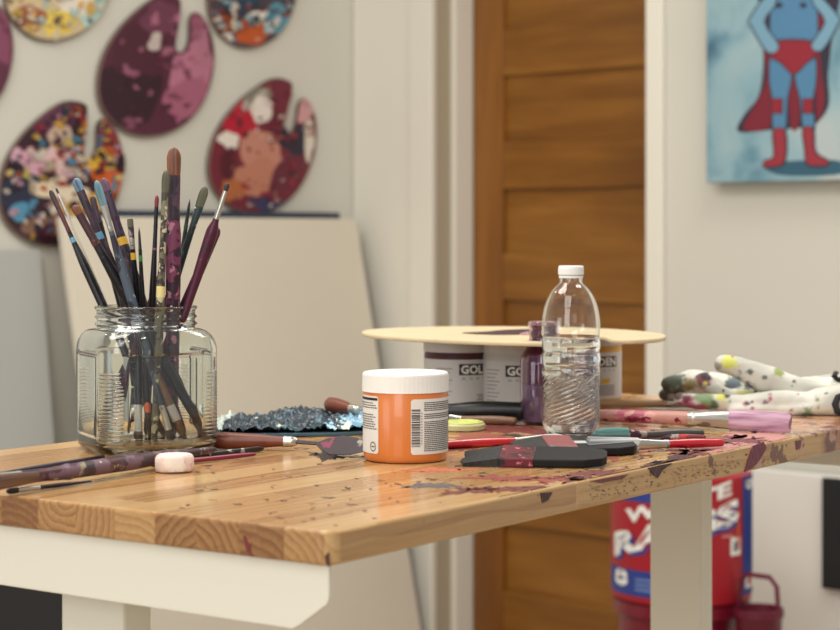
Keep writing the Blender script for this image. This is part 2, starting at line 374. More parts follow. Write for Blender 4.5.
# leaning canvases and a shade sheet against the palette wall
canv = mat('primed_canvas', rgb(214, 205, 188), .8, bump=.1, bscale=300, var=.015, vscale=3)
def leaner(name, label, cat, x0, x1, h, top_off, bot_off, th, m, edge=None, z0=0.002, fr=LW, tilt=0.0):
    """board standing on the floor, leaning on a wall; local origin at its bottom edge"""
    L = math.hypot(h, bot_off-top_off); ang = math.atan2(bot_off-top_off, h)
    org_ = fr.o+fr.x*((x0+x1)/2)-fr.y*(bot_off)+Vector((0, 0, z0))
    t = empty(name, org_, (0, 0, fr.a)); hw = (x1-x0)/2
    def rot(mb):
        mb.v = [(a, b*math.cos(ang)+c*math.sin(ang), -b*math.sin(ang)+c*math.cos(ang)) for a, b, c in mb.v]; return mb
    rot(MB().box(-hw, hw, 0, th, th*math.sin(ang)*1.05, L)).build('front_panel', m, t, bevel=.003)
    if edge: rot(MB().box(hw-.03, hw+.011, th+.002, th+.022, th*math.sin(ang)*1.9+.01, L-.06)).build('gap_shade', edge, t)  # dark strip added for the shadow gap along the right side
    tag(t, label, cat); return t
top_h = HC+(VH-219)/F*4.95
cx1 = LW.px(356, 219, -.07)[0]; cx0 = LW.px(60, 219, -.07)[0]
leaner('stretched_canvas', 'large blank off-white canvas leaning on the wall behind the brush jar', 'canvas', cx0, cx1, top_h, .072, .34, .02, canv, mat('gap_shade_dark', rgb(44, 42, 46), .6))
tb = empty('stretched_canvas', LW.o+LW.x*((cx0+cx1)/2)-LW.y*.25+Vector((0, 0, .002)), (0, 0, LW.a))
ang = math.atan2(.208, top_h+.01)
m_ = MB().box(LW.px(112, 218, -.045)[0]-(cx0+cx1)/2, LW.px(341, 218, -.045)[0]-(cx0+cx1)/2, 0, .012, .02, top_h+.034)
m_.v = [(a, b*math.cos(ang)+c*math.sin(ang), -b*math.sin(ang)+c*math.cos(ang)) for a, b, c in m_.v]
m_.build('canvas_board', mat('navy_canvas', rgb(40, 52, 68), .6), tb, bevel=.003)
tag(tb, 'dark blue canvas, only its top edge showing above the blank one', 'canvas')
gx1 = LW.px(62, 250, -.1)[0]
leaner('wall_shade_sheet', 'grey sheet standing in for shade on the wall at the far left', 'board', gx1-.75, gx1, HC-.035, .02, .16, .012, mat('wall_shade_grey', rgb(172, 172, 167), .7))  # sheet added to give the shade below the palettes as grey colour
# black cabinet low at far left, lilac slat beside it
p = at(26, 560, .3); 
y_ = 2.9
bc = empty('storage_box', ((0-UC)*y_/F-.145, y_+.2, 0), (0, 0, LW.a))
hb = HC-(566-VH)*y_/F
MB().box(-.22, .22, -.15, .15, 0, hb-.03).build('body', mat('black_plastic_box', rgb(34, 34, 37), .6, bump=.1), bc, bevel=.01)
MB().box(-.225, .225, -.155, .155, hb-.03, hb).build('lid', mat('black_plastic_box', rgb(34, 34, 37), .6), bc, bevel=.008)
tag(bc, 'black storage box on the floor under the left end of the desk', 'box')

# painting on the door wall
px0, pz0 = DW.px(706, 183, -.05)
pw, ph_ = .62, .78
pa = empty('painting', DW.o+DW.x*px0+Vector((0, 0, pz0))-DW.y*.003, (0, 0, DW.a))
def mottle(name, cs, scale, rough=.6):
    m = bpy.data.materials.new(name); m.use_nodes = True; nt = m.node_tree; b = nt.nodes['Principled BSDF']; b.inputs['Roughness'].default_value = rough
    tc = nt.nodes.new('ShaderNodeTexCoord'); n = nt.nodes.new('ShaderNodeTexNoise'); n.inputs['Scale'].default_value = scale; n.inputs['Detail'].default_value = 6; n.inputs['Distortion'].default_value = .6
    nt.links.new(tc.outputs['Object'], n.inputs['Vector']); r = nt.nodes.new('ShaderNodeValToRGB'); e = r.color_ramp.elements
    e[0].position = .3; e[0].color = cs[0]; e[1].position = .7; e[1].color = cs[-1]
    for i, c in enumerate(cs[1:-1]): k = e.new(.3+.4*(i+1)/(len(cs)-1)); k.color = c
    nt.links.new(n.outputs['Fac'], r.inputs['Fac']); nt.links.new(r.outputs['Color'], b.inputs['Base Color']); return m
MB().box(0, pw, -.047, 0, 0, ph_).build('canvas', mottle('blue_wash', [rgb(66, 104, 126), rgb(104, 144, 160), rgb(136, 168, 178), rgb(150, 176, 182), rgb(172, 184, 184)], 4.5), pa, bevel=.003)
fig = MB(); yy = -.0471
def fpoly(pts, col, sm=3):
    global yy
    if col in OUTL:
        n_ = len(pts); ar = sum(pts[i-1][0]*pts[i][1]-pts[i][0]*pts[i-1][1] for i in range(n_)); sg = 1 if ar > 0 else -1; ex_ = []
        for i in range(n_):
            a_, b_ = Vector(pts[i-1]), Vector(pts[(i+1) % n_]); t_ = (b_-a_).normalized(); ex_.append((pts[i][0]+t_.y*1.5*sg, pts[i][1]-t_.x*1.5*sg))
        fpoly(ex_, dk, sm)
    yy -= .00008
    q = smooth_poly(pts, sm) if sm else pts
    m = MB(); m.prism([(lambda r: (r[0]-px0, r[1]-pz0))(DW.px(u, v, -.05)) for u, v in q], 0, 1, col)
    m.v = [(a, -.0468 if c_ < .5 else yy, b_) for a, b_, c_ in m.v]; fig.add(m.v, m.f, col)
cape = rgb(116, 20, 42); dk = rgb(40, 34, 52); skin = rgb(74, 124, 160); sk2 = rgb(112, 154, 176); rd = rgb(138, 24, 44); bt = rgb(146, 40, 54)
OUTL = (skin, sk2, rd, bt)
fpoly([(766, 165), (790, 161), (835, 160), (850, 168), (835, 175), (790, 176), (770, 172)], rgb(44, 88, 108))
fpoly([(752, -40), (838, -40), (832, 40), (828, 75), (829, 105), (816, 124), (800, 128), (770, 130), (738, 132), (744, 115), (758, 97), (763, 70), (763, 40), (762, 10)], dk)
fpoly([(764, 46), (766, 80), (755, 105), (743, 129), (770, 127), (771, 90), (770, 50)], cape)
fpoly([(788, 70), (799, 70), (799, 124), (791, 126)], cape)
fpoly([(818, 0), (826, 0), (820, 55), (825, 100), (817, 120), (816, 60)], cape)
fpoly([(770, -40), (820, -40), (817, 0), (814, 44), (774, 44), (771, 10)], skin)
fpoly([(772, 56), (790, 62), (791, 80), (787, 100), (785, 131), (774, 131), (773, 100), (770, 80)], skin)
fpoly([(797, 62), (814, 56), (816, 80), (813, 100), (814, 130), (804, 130), (801, 100), (796, 80)], skin)
fpoly([(773, 42), (815, 42), (814, 56), (806, 63), (794, 74), (782, 63), (772, 56)], rd)
fpoly([(772, -6), (763, 0), (750, 20), (752, 26), (768, 52), (779, 46), (764, 22), (776, 4)], sk2)
fpoly([(815, -6), (824, 0), (839, 18), (838, 24), (822, 50), (812, 45), (826, 22), (814, 4)], sk2)
fpoly([(772, 99), (782, 99), (782, 113), (772, 113)], rd, 0)
fpoly([(804, 99), (813, 99), (813, 113), (804, 113)], rd, 0)
fpoly([(774, 131), (785, 131), (785, 160), (776, 166), (764, 166), (766, 161), (775, 156)], bt)
fpoly([(804, 129), (813, 129), (815, 152), (828, 161), (826, 165), (808, 164), (806, 150)], bt)
fpoly([(776, 3), (782, 3), (782, 7), (776, 7)], dk); fpoly([(801, 3), (806, 3), (806, 7), (801, 7)], dk)
fig.build('painted_figure', paintmat('picture_paint', .6, .1), pa)
tag(pa, 'blue painting of a caped figure in red trunks on the right wall', 'painting')

# white board low on the right wall, black canvas against it
bx0, bz0 = DW.px(752, 469, -.045)
wb = empty('white_board', DW.o+DW.x*bx0-DW.y*.018, (0, 0, DW.a))
MB().box(0, 1.3, -.03, 0, .002, bz0).build('panel', mat('white_melamine', rgb(232, 230, 224), .4), wb, bevel=.002)
tag(wb, 'white panel standing against the right wall under the painting', 'board')
kx, kz = DW.px(821, 478, -.07); kz1 = DW.px(821, 588, -.07)[1]
kb = MB().box(0, .5, -.018, 0, kz1, kz).build('black_board', mat('black_matte', rgb(26, 26, 28), .8))
kb.location = DW.o+DW.x*kx-DW.y*.0485; kb.rotation_euler = (0, 0, DW.a)
tag(kb, 'black board mounted on the white panel at the right edge', 'board')

# rag drum on a crimson bin
yd = 3.9; ud = 681; rb = 70.0*yd/F
hz0 = HC-(596-VH)*yd/F; hz1 = HC-(470-VH)*yd/F
crim = mat('crimson_plastic', rgb(116, 14, 38), .35, coat=.2)
bn = empty('plastic_bin', ((ud-UC)*yd/F, yd, 0))
rt = rb*.97
MB().lathe([(rt*.78, 0), (rt*.8, .01), (rt*.93, hz0-.03), (rt*1.0, hz0-.025), (rt*1.0, hz0), (rt*.95, hz0), (rt*.75, hz0-.002), (rt*.3, hz0-.001)], 48).build('body', crim, bn, smooth=True)
tag(bn, 'crimson plastic bin on the floor carrying the drum of rags', 'bin')
dm = empty('rag_drum', ((ud-UC)*yd/F, yd, hz0+.0005))
H = hz1-hz0
MB().lathe([(rb*.9, 0), (rb*.985, .004), (rb, .012), (rb, H-.01), (rb*1.0, H-.004), (rb*.95, H), (rb*.3, H)], 64).build('drum', mat('red_carton', rgb(166, 22, 38), .45), dm, smooth=True)
lb = MB(); r = rb+.001
def wr(vs_fs, phi, rad, z, col):
    vs_, fs_ = vs_fs; lb.add(wrap([(a, b, z) for a, b, c in vs_], rad, phi), fs_, col)
def pxw(u): return math.asin(max(-1, min(1, (u-ud)/70.0)))
def pz(v): return HC-(v-VH)*(yd-rb*.8)/F-hz0
navy = rgb(38, 60, 138); wh = rgb(236, 234, 228)
def band(u0, u1, v0, v1, col, z):
    a0, a1 = pxw(u0), pxw(u1); wr(grid_rect(0, (a1-a0)*r, pz(v1), pz(v0), 12, 0), a0, r, z, col)
band(611.2, 650, 572, 596, navy, 0); band(612, 700, 583, 598, navy, 0.0001)
band(735, 750.9, 478, 598, navy, 0); band(610, 660, 488, 503, navy, 0)
def word(s, u0, u1, v0, v1, col, z, bold=.03, slope=0):
    a0, a1 = pxw(u0), pxw(u1); vs_, fs_ = textfit(s, 0, pz(v1), (a1-a0)*r, pz(v0)-pz(v1), bold)
    vs_ = [(a, b+slope*a, 0) for a, b, c in vs_]; wr((vs_, fs_), a0, r, z, col)
word('RAGS', 615, 732, 541, 566, navy, .0006, .05, .27); word('RAGS', 613.5, 730, 538, 563, wh, .001, .05, .27)
word('WHITE', 622, 722, 512, 527, wh, .0008, .04, .27)
word('8', 614, 624, 573, 590, wh, .0008, .08); word('8', 738, 748, 482, 492, wh, .0008, .05)
for k in range(3): band(630, 670, 580+k*5, 582+k*5, rgb(120, 140, 190), .0004)
band(721, 732, 538, 556, wh, .0003); band(724, 729, 542, 552, rgb(120, 120, 130), .0006)
band(738, 749, 578, 592, wh, .0004); band(741, 746, 582, 589, rgb(190, 30, 50), .0007)
band(728, 731, 505, 550, rgb(206, 90, 60), .0004)
band(712, 724, 535, 536.5, rgb(220, 160, 150), .0004)
lb.build('printed_label', paintmat('printed_ink', .5, 0), dm)
tag(dm, 'red and blue drum lettered RAGS standing on the crimson bin', 'drum')
# crimson caddy with loop handle beside it
yc = 3.86; uc = 748
cdx = empty('cleaning_caddy', ((uc+2-UC)*yc/F, yc-.1, 0), (0, 0, DW.a))
hc = HC-(598-VH)*yc/F
rc_ = .045
MB().lathe([(rc_*.8, 0), (rc_*.85, .01), (rc_, hc-.02), (rc_*1.08, hc-.015), (rc_*1.08, hc), (rc_, hc), (rc_*.9, hc-.05), (rc_*.2, hc-.05)], 40).build('body', mat('plum_plastic', rgb(98, 18, 42), .4), cdx, smooth=True)
def tube(mb, pts, rad, n=10, col=None, flat=1.0):
    pts = [Vector(p) for p in pts]; vs = []; fs = []; up = None
    for i, p in enumerate(pts):
        d = (pts[min(i+1, len(pts)-1)]-pts[max(i-1, 0)]).normalized()
        if up is None:
            up = Vector((0, 0, 1)) if abs(d.z) < .9 else Vector((1, 0, 0))
        s = d.cross(up).normalized(); up = s.cross(d).normalized()
        rr_ = rad[i] if isinstance(rad, (list, tuple)) else rad
        for k in range(n):
            a = 2*PI*k/n; vs.append(p+s*math.cos(a)*rr_+up*math.sin(a)*rr_*flat)
    for i in range(len(pts)-1):
        for k in range(n): l = (k+1) % n; fs.append((i*n+k, i*n+l, (i+1)*n+l, (i+1)*n+k))
    fs.append(tuple(range(n-1, -1, -1))); fs.append(tuple((len(pts)-1)*n+k for k in range(n)))
    mb.add(vs, fs, col); return mb
tube(MB(), [(-rc_, 0, hc-.01), (-rc_+.005, 0, hc+.05), (-rc_+.02, 0, hc+.062), (rc_-.02, 0, hc+.062), (rc_-.004, 0, hc+.045), (rc_, 0, hc-.01)], .005).build('handle', mat('plum_plastic', rgb(98, 18, 42), .4), cdx, smooth=True)
tag(cdx, 'crimson caddy with a loop handle beside the rag drum', 'caddy')

# ================================================================ DESK
P0 = at(330, 532, T); AL = math.atan2(.816, .577)
ex = Vector((math.cos(AL), math.sin(AL), 0)); ey = Vector((-math.sin(AL), math.cos(AL), 0))
DL, DWD, TH = 1.2, .6, .0255
dk_ = empty('standing_desk', Vector((P0.x, P0.y, 0)), (0, 0, AL))
tag(dk_, 'standing desk with a paint-stained butcher block top on white steel legs', 'desk')
def dl(p): q = Vector(p)-Vector((P0.x, P0.y, 0)); return (q.dot(ex), q.dot(ey), q.z)
def butcher():
    m = bpy.data.materials.new('butcher_block'); m.use_nodes = True; nt = m.node_tree; b = nt.nodes['Principled BSDF']
    N = nt.nodes.new; K = nt.links.new
    tc = N('ShaderNodeTexCoord'); sp = N('ShaderNodeSeparateXYZ'); K(tc.outputs['Object'], sp.inputs[0])
    def M(op, a, b_=None, c=None):
        n = N('ShaderNodeMath'); n.operation = op
        for i, q in enumerate((a, b_, c)):
            if q is None: continue
            if isinstance(q, (int, float)): n.inputs[i].default_value = q
            else: K(q, n.inputs[i])
        return n.outputs[0]
    W_ = .043
    yid = M('FLOOR', M('DIVIDE', sp.outputs['Y'], W_))
    wn = N('ShaderNodeTexWhiteNoise'); wn.noise_dimensions = '1D'; K(yid, wn.inputs['W'])
    # finger-jointed lengths in each stave
    xo = M('ADD', sp.outputs['X'], M('MULTIPLY', wn.outputs['Value'], 3.0))
    xid = M('FLOOR', M('DIVIDE', xo, .42))
    wn2 = N('ShaderNodeTexWhiteNoise'); wn2.noise_dimensions = '2D'
    cb = N('ShaderNodeCombineXYZ'); K(yid, cb.inputs[0]); K(xid, cb.inputs[1]); K(cb.outputs[0], wn2.inputs['Vector'])
    rs = N('ShaderNodeSeparateColor'); K(wn2.outputs['Color'], rs.inputs[0])
    # growth rings about a random centre line
    dy = M('SUBTRACT', M('SUBTRACT', sp.outputs['Y'], M('MULTIPLY', yid, W_)), M('SUBTRACT', M('MULTIPLY', rs.outputs[0], .16), .06))
    dz = M('SUBTRACT', M('SUBTRACT', sp.outputs['Z'], T), M('SUBTRACT', M('MULTIPLY', rs.outputs[1], .14), .1))
    mp = N('ShaderNodeMapping'); mp.inputs['Scale'].default_value = (.16, 1, 1); K(tc.outputs['Object'], mp.inputs['Vector'])
    av = N('ShaderNodeVectorMath'); av.operation = 'ADD'; K(mp.outputs[0], av.inputs[0]); K(wn2.outputs['Color'], av.inputs[1])
    n1 = N('ShaderNodeTexNoise'); n1.inputs['Scale'].default_value = 22; n1.inputs['Detail'].default_value = 3; K(av.outputs[0], n1.inputs['Vector'])
    rad = M('ADD', M('SQRT', M('ADD', M('MULTIPLY', dy, dy), M('MULTIPLY', dz, dz))), M('MULTIPLY', n1.outputs['Fac'], .022))
    ring = M('FRACT', M('MULTIPLY', rad, 130.0))
    ring = M('MULTIPLY', ring, ring)
    fine = N('ShaderNodeTexNoise'); fine.inputs['Scale'].default_value = 260; fine.inputs['Detail'].default_value = 3
    mp2 = N('ShaderNodeMapping'); mp2.inputs['Scale'].default_value = (.05, 1, 1); K(tc.outputs['Object'], mp2.inputs['Vector']); K(mp2.outputs[0], fine.inputs['Vector'])
    endg = M('LESS_THAN', sp.outputs['X'], .0015)
    tone = M('ADD', M('ADD', M('ADD', M('MULTIPLY', rs.outputs[2], .42), M('MULTIPLY', endg, .28)), M('MULTIPLY', ring, .26)), M('MULTIPLY', fine.outputs['Fac'], .28))
    r = N('ShaderNodeValToRGB'); e = r.color_ramp.elements; e[0].position = .1; e[1].position = .9
    e[0].color = rgb(206, 171, 120); e[1].color = rgb(128, 86, 50)
    k1 = e.new(.4); k1.color = rgb(192, 152, 101); k2 = e.new(.65); k2.color = rgb(168, 124, 76)
    K(tone, r.inputs['Fac'])
    # stains
    prev = r.outputs['Color']
    def stain(prev, scale, th, soft, col, xr=None, sc3=(1, 1, 1), off=0, mixmax=1.0):
        mp3 = N('ShaderNodeMapping'); mp3.inputs['Scale'].default_value = sc3; mp3.inputs['Location'].default_value = (off, off*1.7, 0)
        K(tc.outputs['Object'], mp3.inputs['Vector'])
        nn = N('ShaderNodeTexNoise'); nn.inputs['Scale'].default_value = scale; nn.inputs['Detail'].default_value = 5; nn.inputs['Roughness'].default_value = .6
        K(mp3.outputs[0], nn.inputs['Vector']); val = nn.outputs['Fac']
        if xr:
            mr = N('ShaderNodeMapRange'); mr.inputs['From Min'].default_value = xr[0]; mr.inputs['From Max'].default_value = xr[1]
            mr.inputs['To Min'].default_value = -.25; mr.inputs['To Max'].default_value = xr[2] if len(xr) > 2 else 0; K(sp.outputs['X'], mr.inputs['Value'])
            val = M('ADD', val, mr.outputs[0])
        rr_ = N('ShaderNodeMapRange'); rr_.inputs['From Min'].default_value = th; rr_.inputs['From Max'].default_value = th+soft
        rr_.inputs['To Max'].default_value = mixmax; K(val, rr_.inputs['Value'])
        mx = N('ShaderNodeMix'); mx.data_type = 'RGBA'; K(rr_.outputs[0], mx.inputs['Factor']); K(prev, mx.inputs['A']); mx.inputs['B'].default_value = col
        return mx.outputs['Result']
    prev = stain(prev, 14, .55, .12, rgb(150, 92, 76), (.25, .75, .06), (1, 1, 1), 3, .75)
    prev = stain(prev, 34, .60, .03, rgb(92, 40, 44), (.15, .6, .05), (1, 1, 1), 9, .85)
    prev = stain(prev, 30, .60, .03, rgb(200, 150, 140), (.45, .7, .05), (1, 1, 1), 19, .8)
    prev = stain(prev, 75, .69, .02, rgb(66, 46, 44), (-.2, .1, 0), (1, 1, 1), 5, .9)
    prev = stain(prev, 60, .71, .02, rgb(110, 50, 50), None, (1, 1, 1), 33, .8)
    K(prev, b.inputs['Base Color'])
    b.inputs['Roughness'].default_value = .2; b.inputs['Specular IOR Level'].default_value = .6
    bp = N('ShaderNodeBump'); bp.inputs['Strength'].default_value = .25; bp.inputs['Distance'].default_value = .0006
    nb = N('ShaderNodeTexNoise'); nb.inputs['Scale'].default_value = 60; nb.inputs['Detail'].default_value = 5; K(tc.outputs['Object'], nb.inputs['Vector'])
    K(nb.outputs['Fac'], bp.inputs['Height']); K(bp.outputs['Normal'], b.inputs['Normal'])
    return m
poly = []
for cx_, cy_, a0 in ((.012, .012, PI), (DL-.012, .012, 1.5*PI), (DL-.012, DWD-.012, 0), (.012, DWD-.012, .5*PI)):
    for k in range(7): a = a0+k/6*PI/2; poly.append((cx_+.012*math.cos(a), cy_+.012*math.sin(a)))
MB().prism(poly, T-TH, T).build('tabletop', butcher(), dk_, bevel=.0028, seg=3)
steel = mat('white_steel', rgb(228, 223, 207), .38)
def bracket(x0, x1):
    m = MB(); hb_ = .05; pr = [(.006, 0), (.006, -.018)]
    for k in range(6): a = k/5*PI/4; pr.append((.006+.008-.008*math.cos(a), -.022-.010*math.sin(a)))
    pr += [(.034, -hb_+.003), (.040, -hb_), (DWD-.040, -hb_), (DWD-.03, -hb_+.003), (DWD-.006, -.022), (DWD-.006, 0)]
    n = len(pr); m.prism(pr, x0, x1); m.v = [(c, a, T-TH-.0005+b_) for a, b_, c in m.v]; return m
bracket(.006, .010).build('side_bracket', steel, dk_, bevel=.001)
bracket(DL-.010, DL-.006).build('side_bracket', steel, dk_, bevel=.001)
for (xc, yc_) in ((.062, .285), (1.09, .285)):
    MB().box(xc-.017, xc+.017, yc_-.036, yc_+.036, .03, T-.07).build('leg', steel, dk_, bevel=.003)
    MB().box(xc-.022, xc+.022, yc_-.042, yc_+.042, .03, T-.42).build('leg_sleeve', steel, dk_, bevel=.003)
    MB().box(xc-.03, xc+.03, .02, DWD-.02, .0, .03).build('foot', steel, dk_, bevel=.004)
    MB().box(xc-.03, xc+.03, .16, DWD-.16, T-.065, T-TH-.003).build('crossbar', steel, dk_, bevel=.003)
MB().box(.08, 1.07, .22, .26, T-.06, T-TH-.006).build('beam', steel, dk_, bevel=.002).location = (0, .0, 0)
# dried paint on the desk
pt = MB()
def spx(poly_, col, z=.0003):
    zz = T+z; m = MB(); m.prism([(min(DL-.003, max(.003, q_[0])), min(DWD-.003, max(.0022, q_[1]))) for q_ in (dl(at(u, v, T)) for u, v in poly_)], T-.0005, zz, col); pt.add(m.v, m.f, col)
def side(poly_, col, off=.0004):
    def q(u, v):
        d = Vector(((u-UC)/F, 1, -(v-VH)/F)); o_ = Vector((0, 0, HC)); t = (Vector((P0.x, P0.y, 0))-o_).dot(ey)/d.dot(ey); p = o_+d*t
        return dl(p)
    P = [q(u, v) for u, v in poly_]
    m = MB(); m.prism([(p_[0], p_[2]) for p_ in P], -off, .0005, col); m.v = [(a, c, b_) for a, b_, c in m.v]; pt.add(m.v, m.f, col)
rr = random.Random(21)
dmr = rgb(66, 28, 32); mr2 = rgb(112, 54, 50); pk2 = rgb(188, 128, 122); dg = rgb(58, 52, 54); gr = rgb(86, 84, 88)
def ragged(cx_, cy_, rx, ry, ang_, jit, n=64):
    sd = Vector((rr.uniform(0, 99), rr.uniform(0, 99), 0)); out = []
    for k in range(n):
        a = 2*PI*k/n; c, s = math.cos(a), math.sin(a); q = Vector((c, s, 0))
        r = 1+jit*(1.1*noise.noise(q*1.3+sd)+.8*noise.noise(q*3.1+sd)+.55*noise.noise(q*8+sd)+.3*noise.noise(q*17+sd))*1.3
        r = max(.12, r); out.append((cx_+rx*r*c*math.cos(ang_)-ry*r*s*math.sin(ang_), cy_+rx*r*c*math.sin(ang_)+ry*r*s*math.cos(ang_)))
    return out
def sb(u, v, ru, rv, col, jit=.35, z=.0003, ang=0):
    big = ru > 9
    spx(ragged(u, v, ru, rv, ang, jit*1.6, 72 if big else 16), col, z)
    if big:
        for _ in range(int(ru/3)):
            a = rr.uniform(0, 6.28); k = rr.uniform(.9, 1.7); q = rr.uniform(.5, 2.4)
            spx(ragged(u+ru*k*math.cos(a), v+rv*k*math.sin(a)+.0, q, q*.35, 0, .5, 12), col, z)
sb(328, 456, 14, 3.4, rgb(40, 24, 28), .4); sb(355, 458, 20, 1.6, rgb(150, 130, 100))
sb(432, 486, 22, 2.6, rgb(92, 88, 94), .4); sb(470, 491, 20, 2.2, mr2, .5, ang=-.1)
sb(520, 489, 38, 1.8, mr2, .5); sb(545, 497, 10, 3, dmr, .5); sb(500, 478, 26, 2.5, rgb(140, 66, 56), .5)
sb(590, 475, 34, 3.2, mr2, .45, ang=-.12); sb(556, 480, 24, 3, rgb(150, 70, 60), .5)
sb(650, 468, 20, 3.5, dmr, .4, ang=-.3); sb(674, 460, 22, 3.5, dmr, .4, ang=-.2); sb(630, 477, 14, 3, mr2, .5)
sb(720, 448, 26, 3.5, pk2, .4, ang=-.1); sb(690, 452, 20, 2.5, mr2, .4); sb(760, 436, 26, 4.5, rgb(196, 140, 130), .4)
sb(735, 440, 22, 3, rgb(120, 50, 62), .5); sb(700, 442, 24, 3, rgb(110, 50, 50), .4); sb(455, 447, 18, 4, mr2, .4)
sb(430, 470, 30, 2, rgb(196, 110, 80), .5); sb(520, 430, 40, 4, rgb(120, 56, 50), .3); sb(480, 436, 30, 5, rgb(150, 84, 66), .3, .0002)
sb(640, 418, 50, 3, rgb(130, 66, 60), .3); sb(640, 445, 60, 6, rgb(176, 112, 96), .35, .0002); sb(780, 425, 30, 3, rgb(200, 150, 120), .3, .0002)
for k in range(130):
    u = rr.uniform(180, 640); v = rr.uniform(456, 528)
    if v > 528-(u-330)*.2 and u > 330: continue
    if u < 330 and v > 495+u*.1: continue
    sb(u, v, rr.uniform(.8, 2.2)*rr.choice([1, 1, 2]), rr.uniform(.25, .6), rr.choice([dmr, mr2, dg, rgb(120, 80, 50), rgb(130, 90, 58), rgb(80, 54, 40)]), .6)
for k in range(40):
    u = rr.uniform(500, 840); v = rr.uniform(425, 470)
    if v > 528-(u-330)*.2: continue
    sb(u, v, rr.uniform(2, 8), rr.uniform(.5, 1.4), rr.choice([dmr, mr2, pk2, dg, rgb(140, 70, 60)]), .5)
side([(752, 446), (763, 442), (766, 448), (759, 460), (752, 468), (744, 472), (748, 458)], rgb(110, 34, 60), .0009)
side([(648, 468), (660, 465), (672, 463), (662, 470), (657, 478), (652, 474)], dmr, .0009)
side([(540, 493), (552, 492), (548, 500), (542, 503)], dmr, .0006)
side([(590, 481), (628, 474), (622, 479), (600, 483)], mr2, .0006)
side([(795, 441), (801, 440), (800, 448), (796, 450)], rgb(110, 50, 60), .0006)
for k in range(170):
    u = rr.uniform(590, 770); vt = 532-(u-330)*.2035; v = rr.uniform(vt+6, vt+22)
    side(blob(u, v, rr.uniform(.4, 1.5), rr.uniform(.3, .7), 0, .5, 10, rr), rr.choice([rgb(160, 130, 92), rgb(140, 112, 78), rgb(120, 94, 66)]), .0003)
# marks on the end face
def endf(poly_, col, off=.0004):
    def q(u, v):
        d = Vector(((u-UC)/F, 1, -(v-VH)/F)); o_ = Vector((0, 0, HC)); t = (Vector((P0.x, P0.y, 0))-o_).dot(ex)/d.dot(ex); return dl(o_+d*t)
    P = [q(u, v) for u, v in poly_]; m = MB(); m.prism([(p_[1], p_[2]) for p_ in P], -off, .0005, col); m.v = [(c, a, b_) for a, b_, c in m.v]; pt.add(m.v, m.f, col)
endf([(243, 536), (246, 536), (251, 549), (253, 557), (250, 556), (246, 547)], rgb(120, 40, 40)); endf([(246, 552), (249, 547), (252, 542), (250, 549)], rgb(120, 40, 40))
endf([(325, 556), (329, 552), (329, 566), (326, 564)], rgb(80, 40, 24))
pt.build('paint_stain', PMT, dk_)

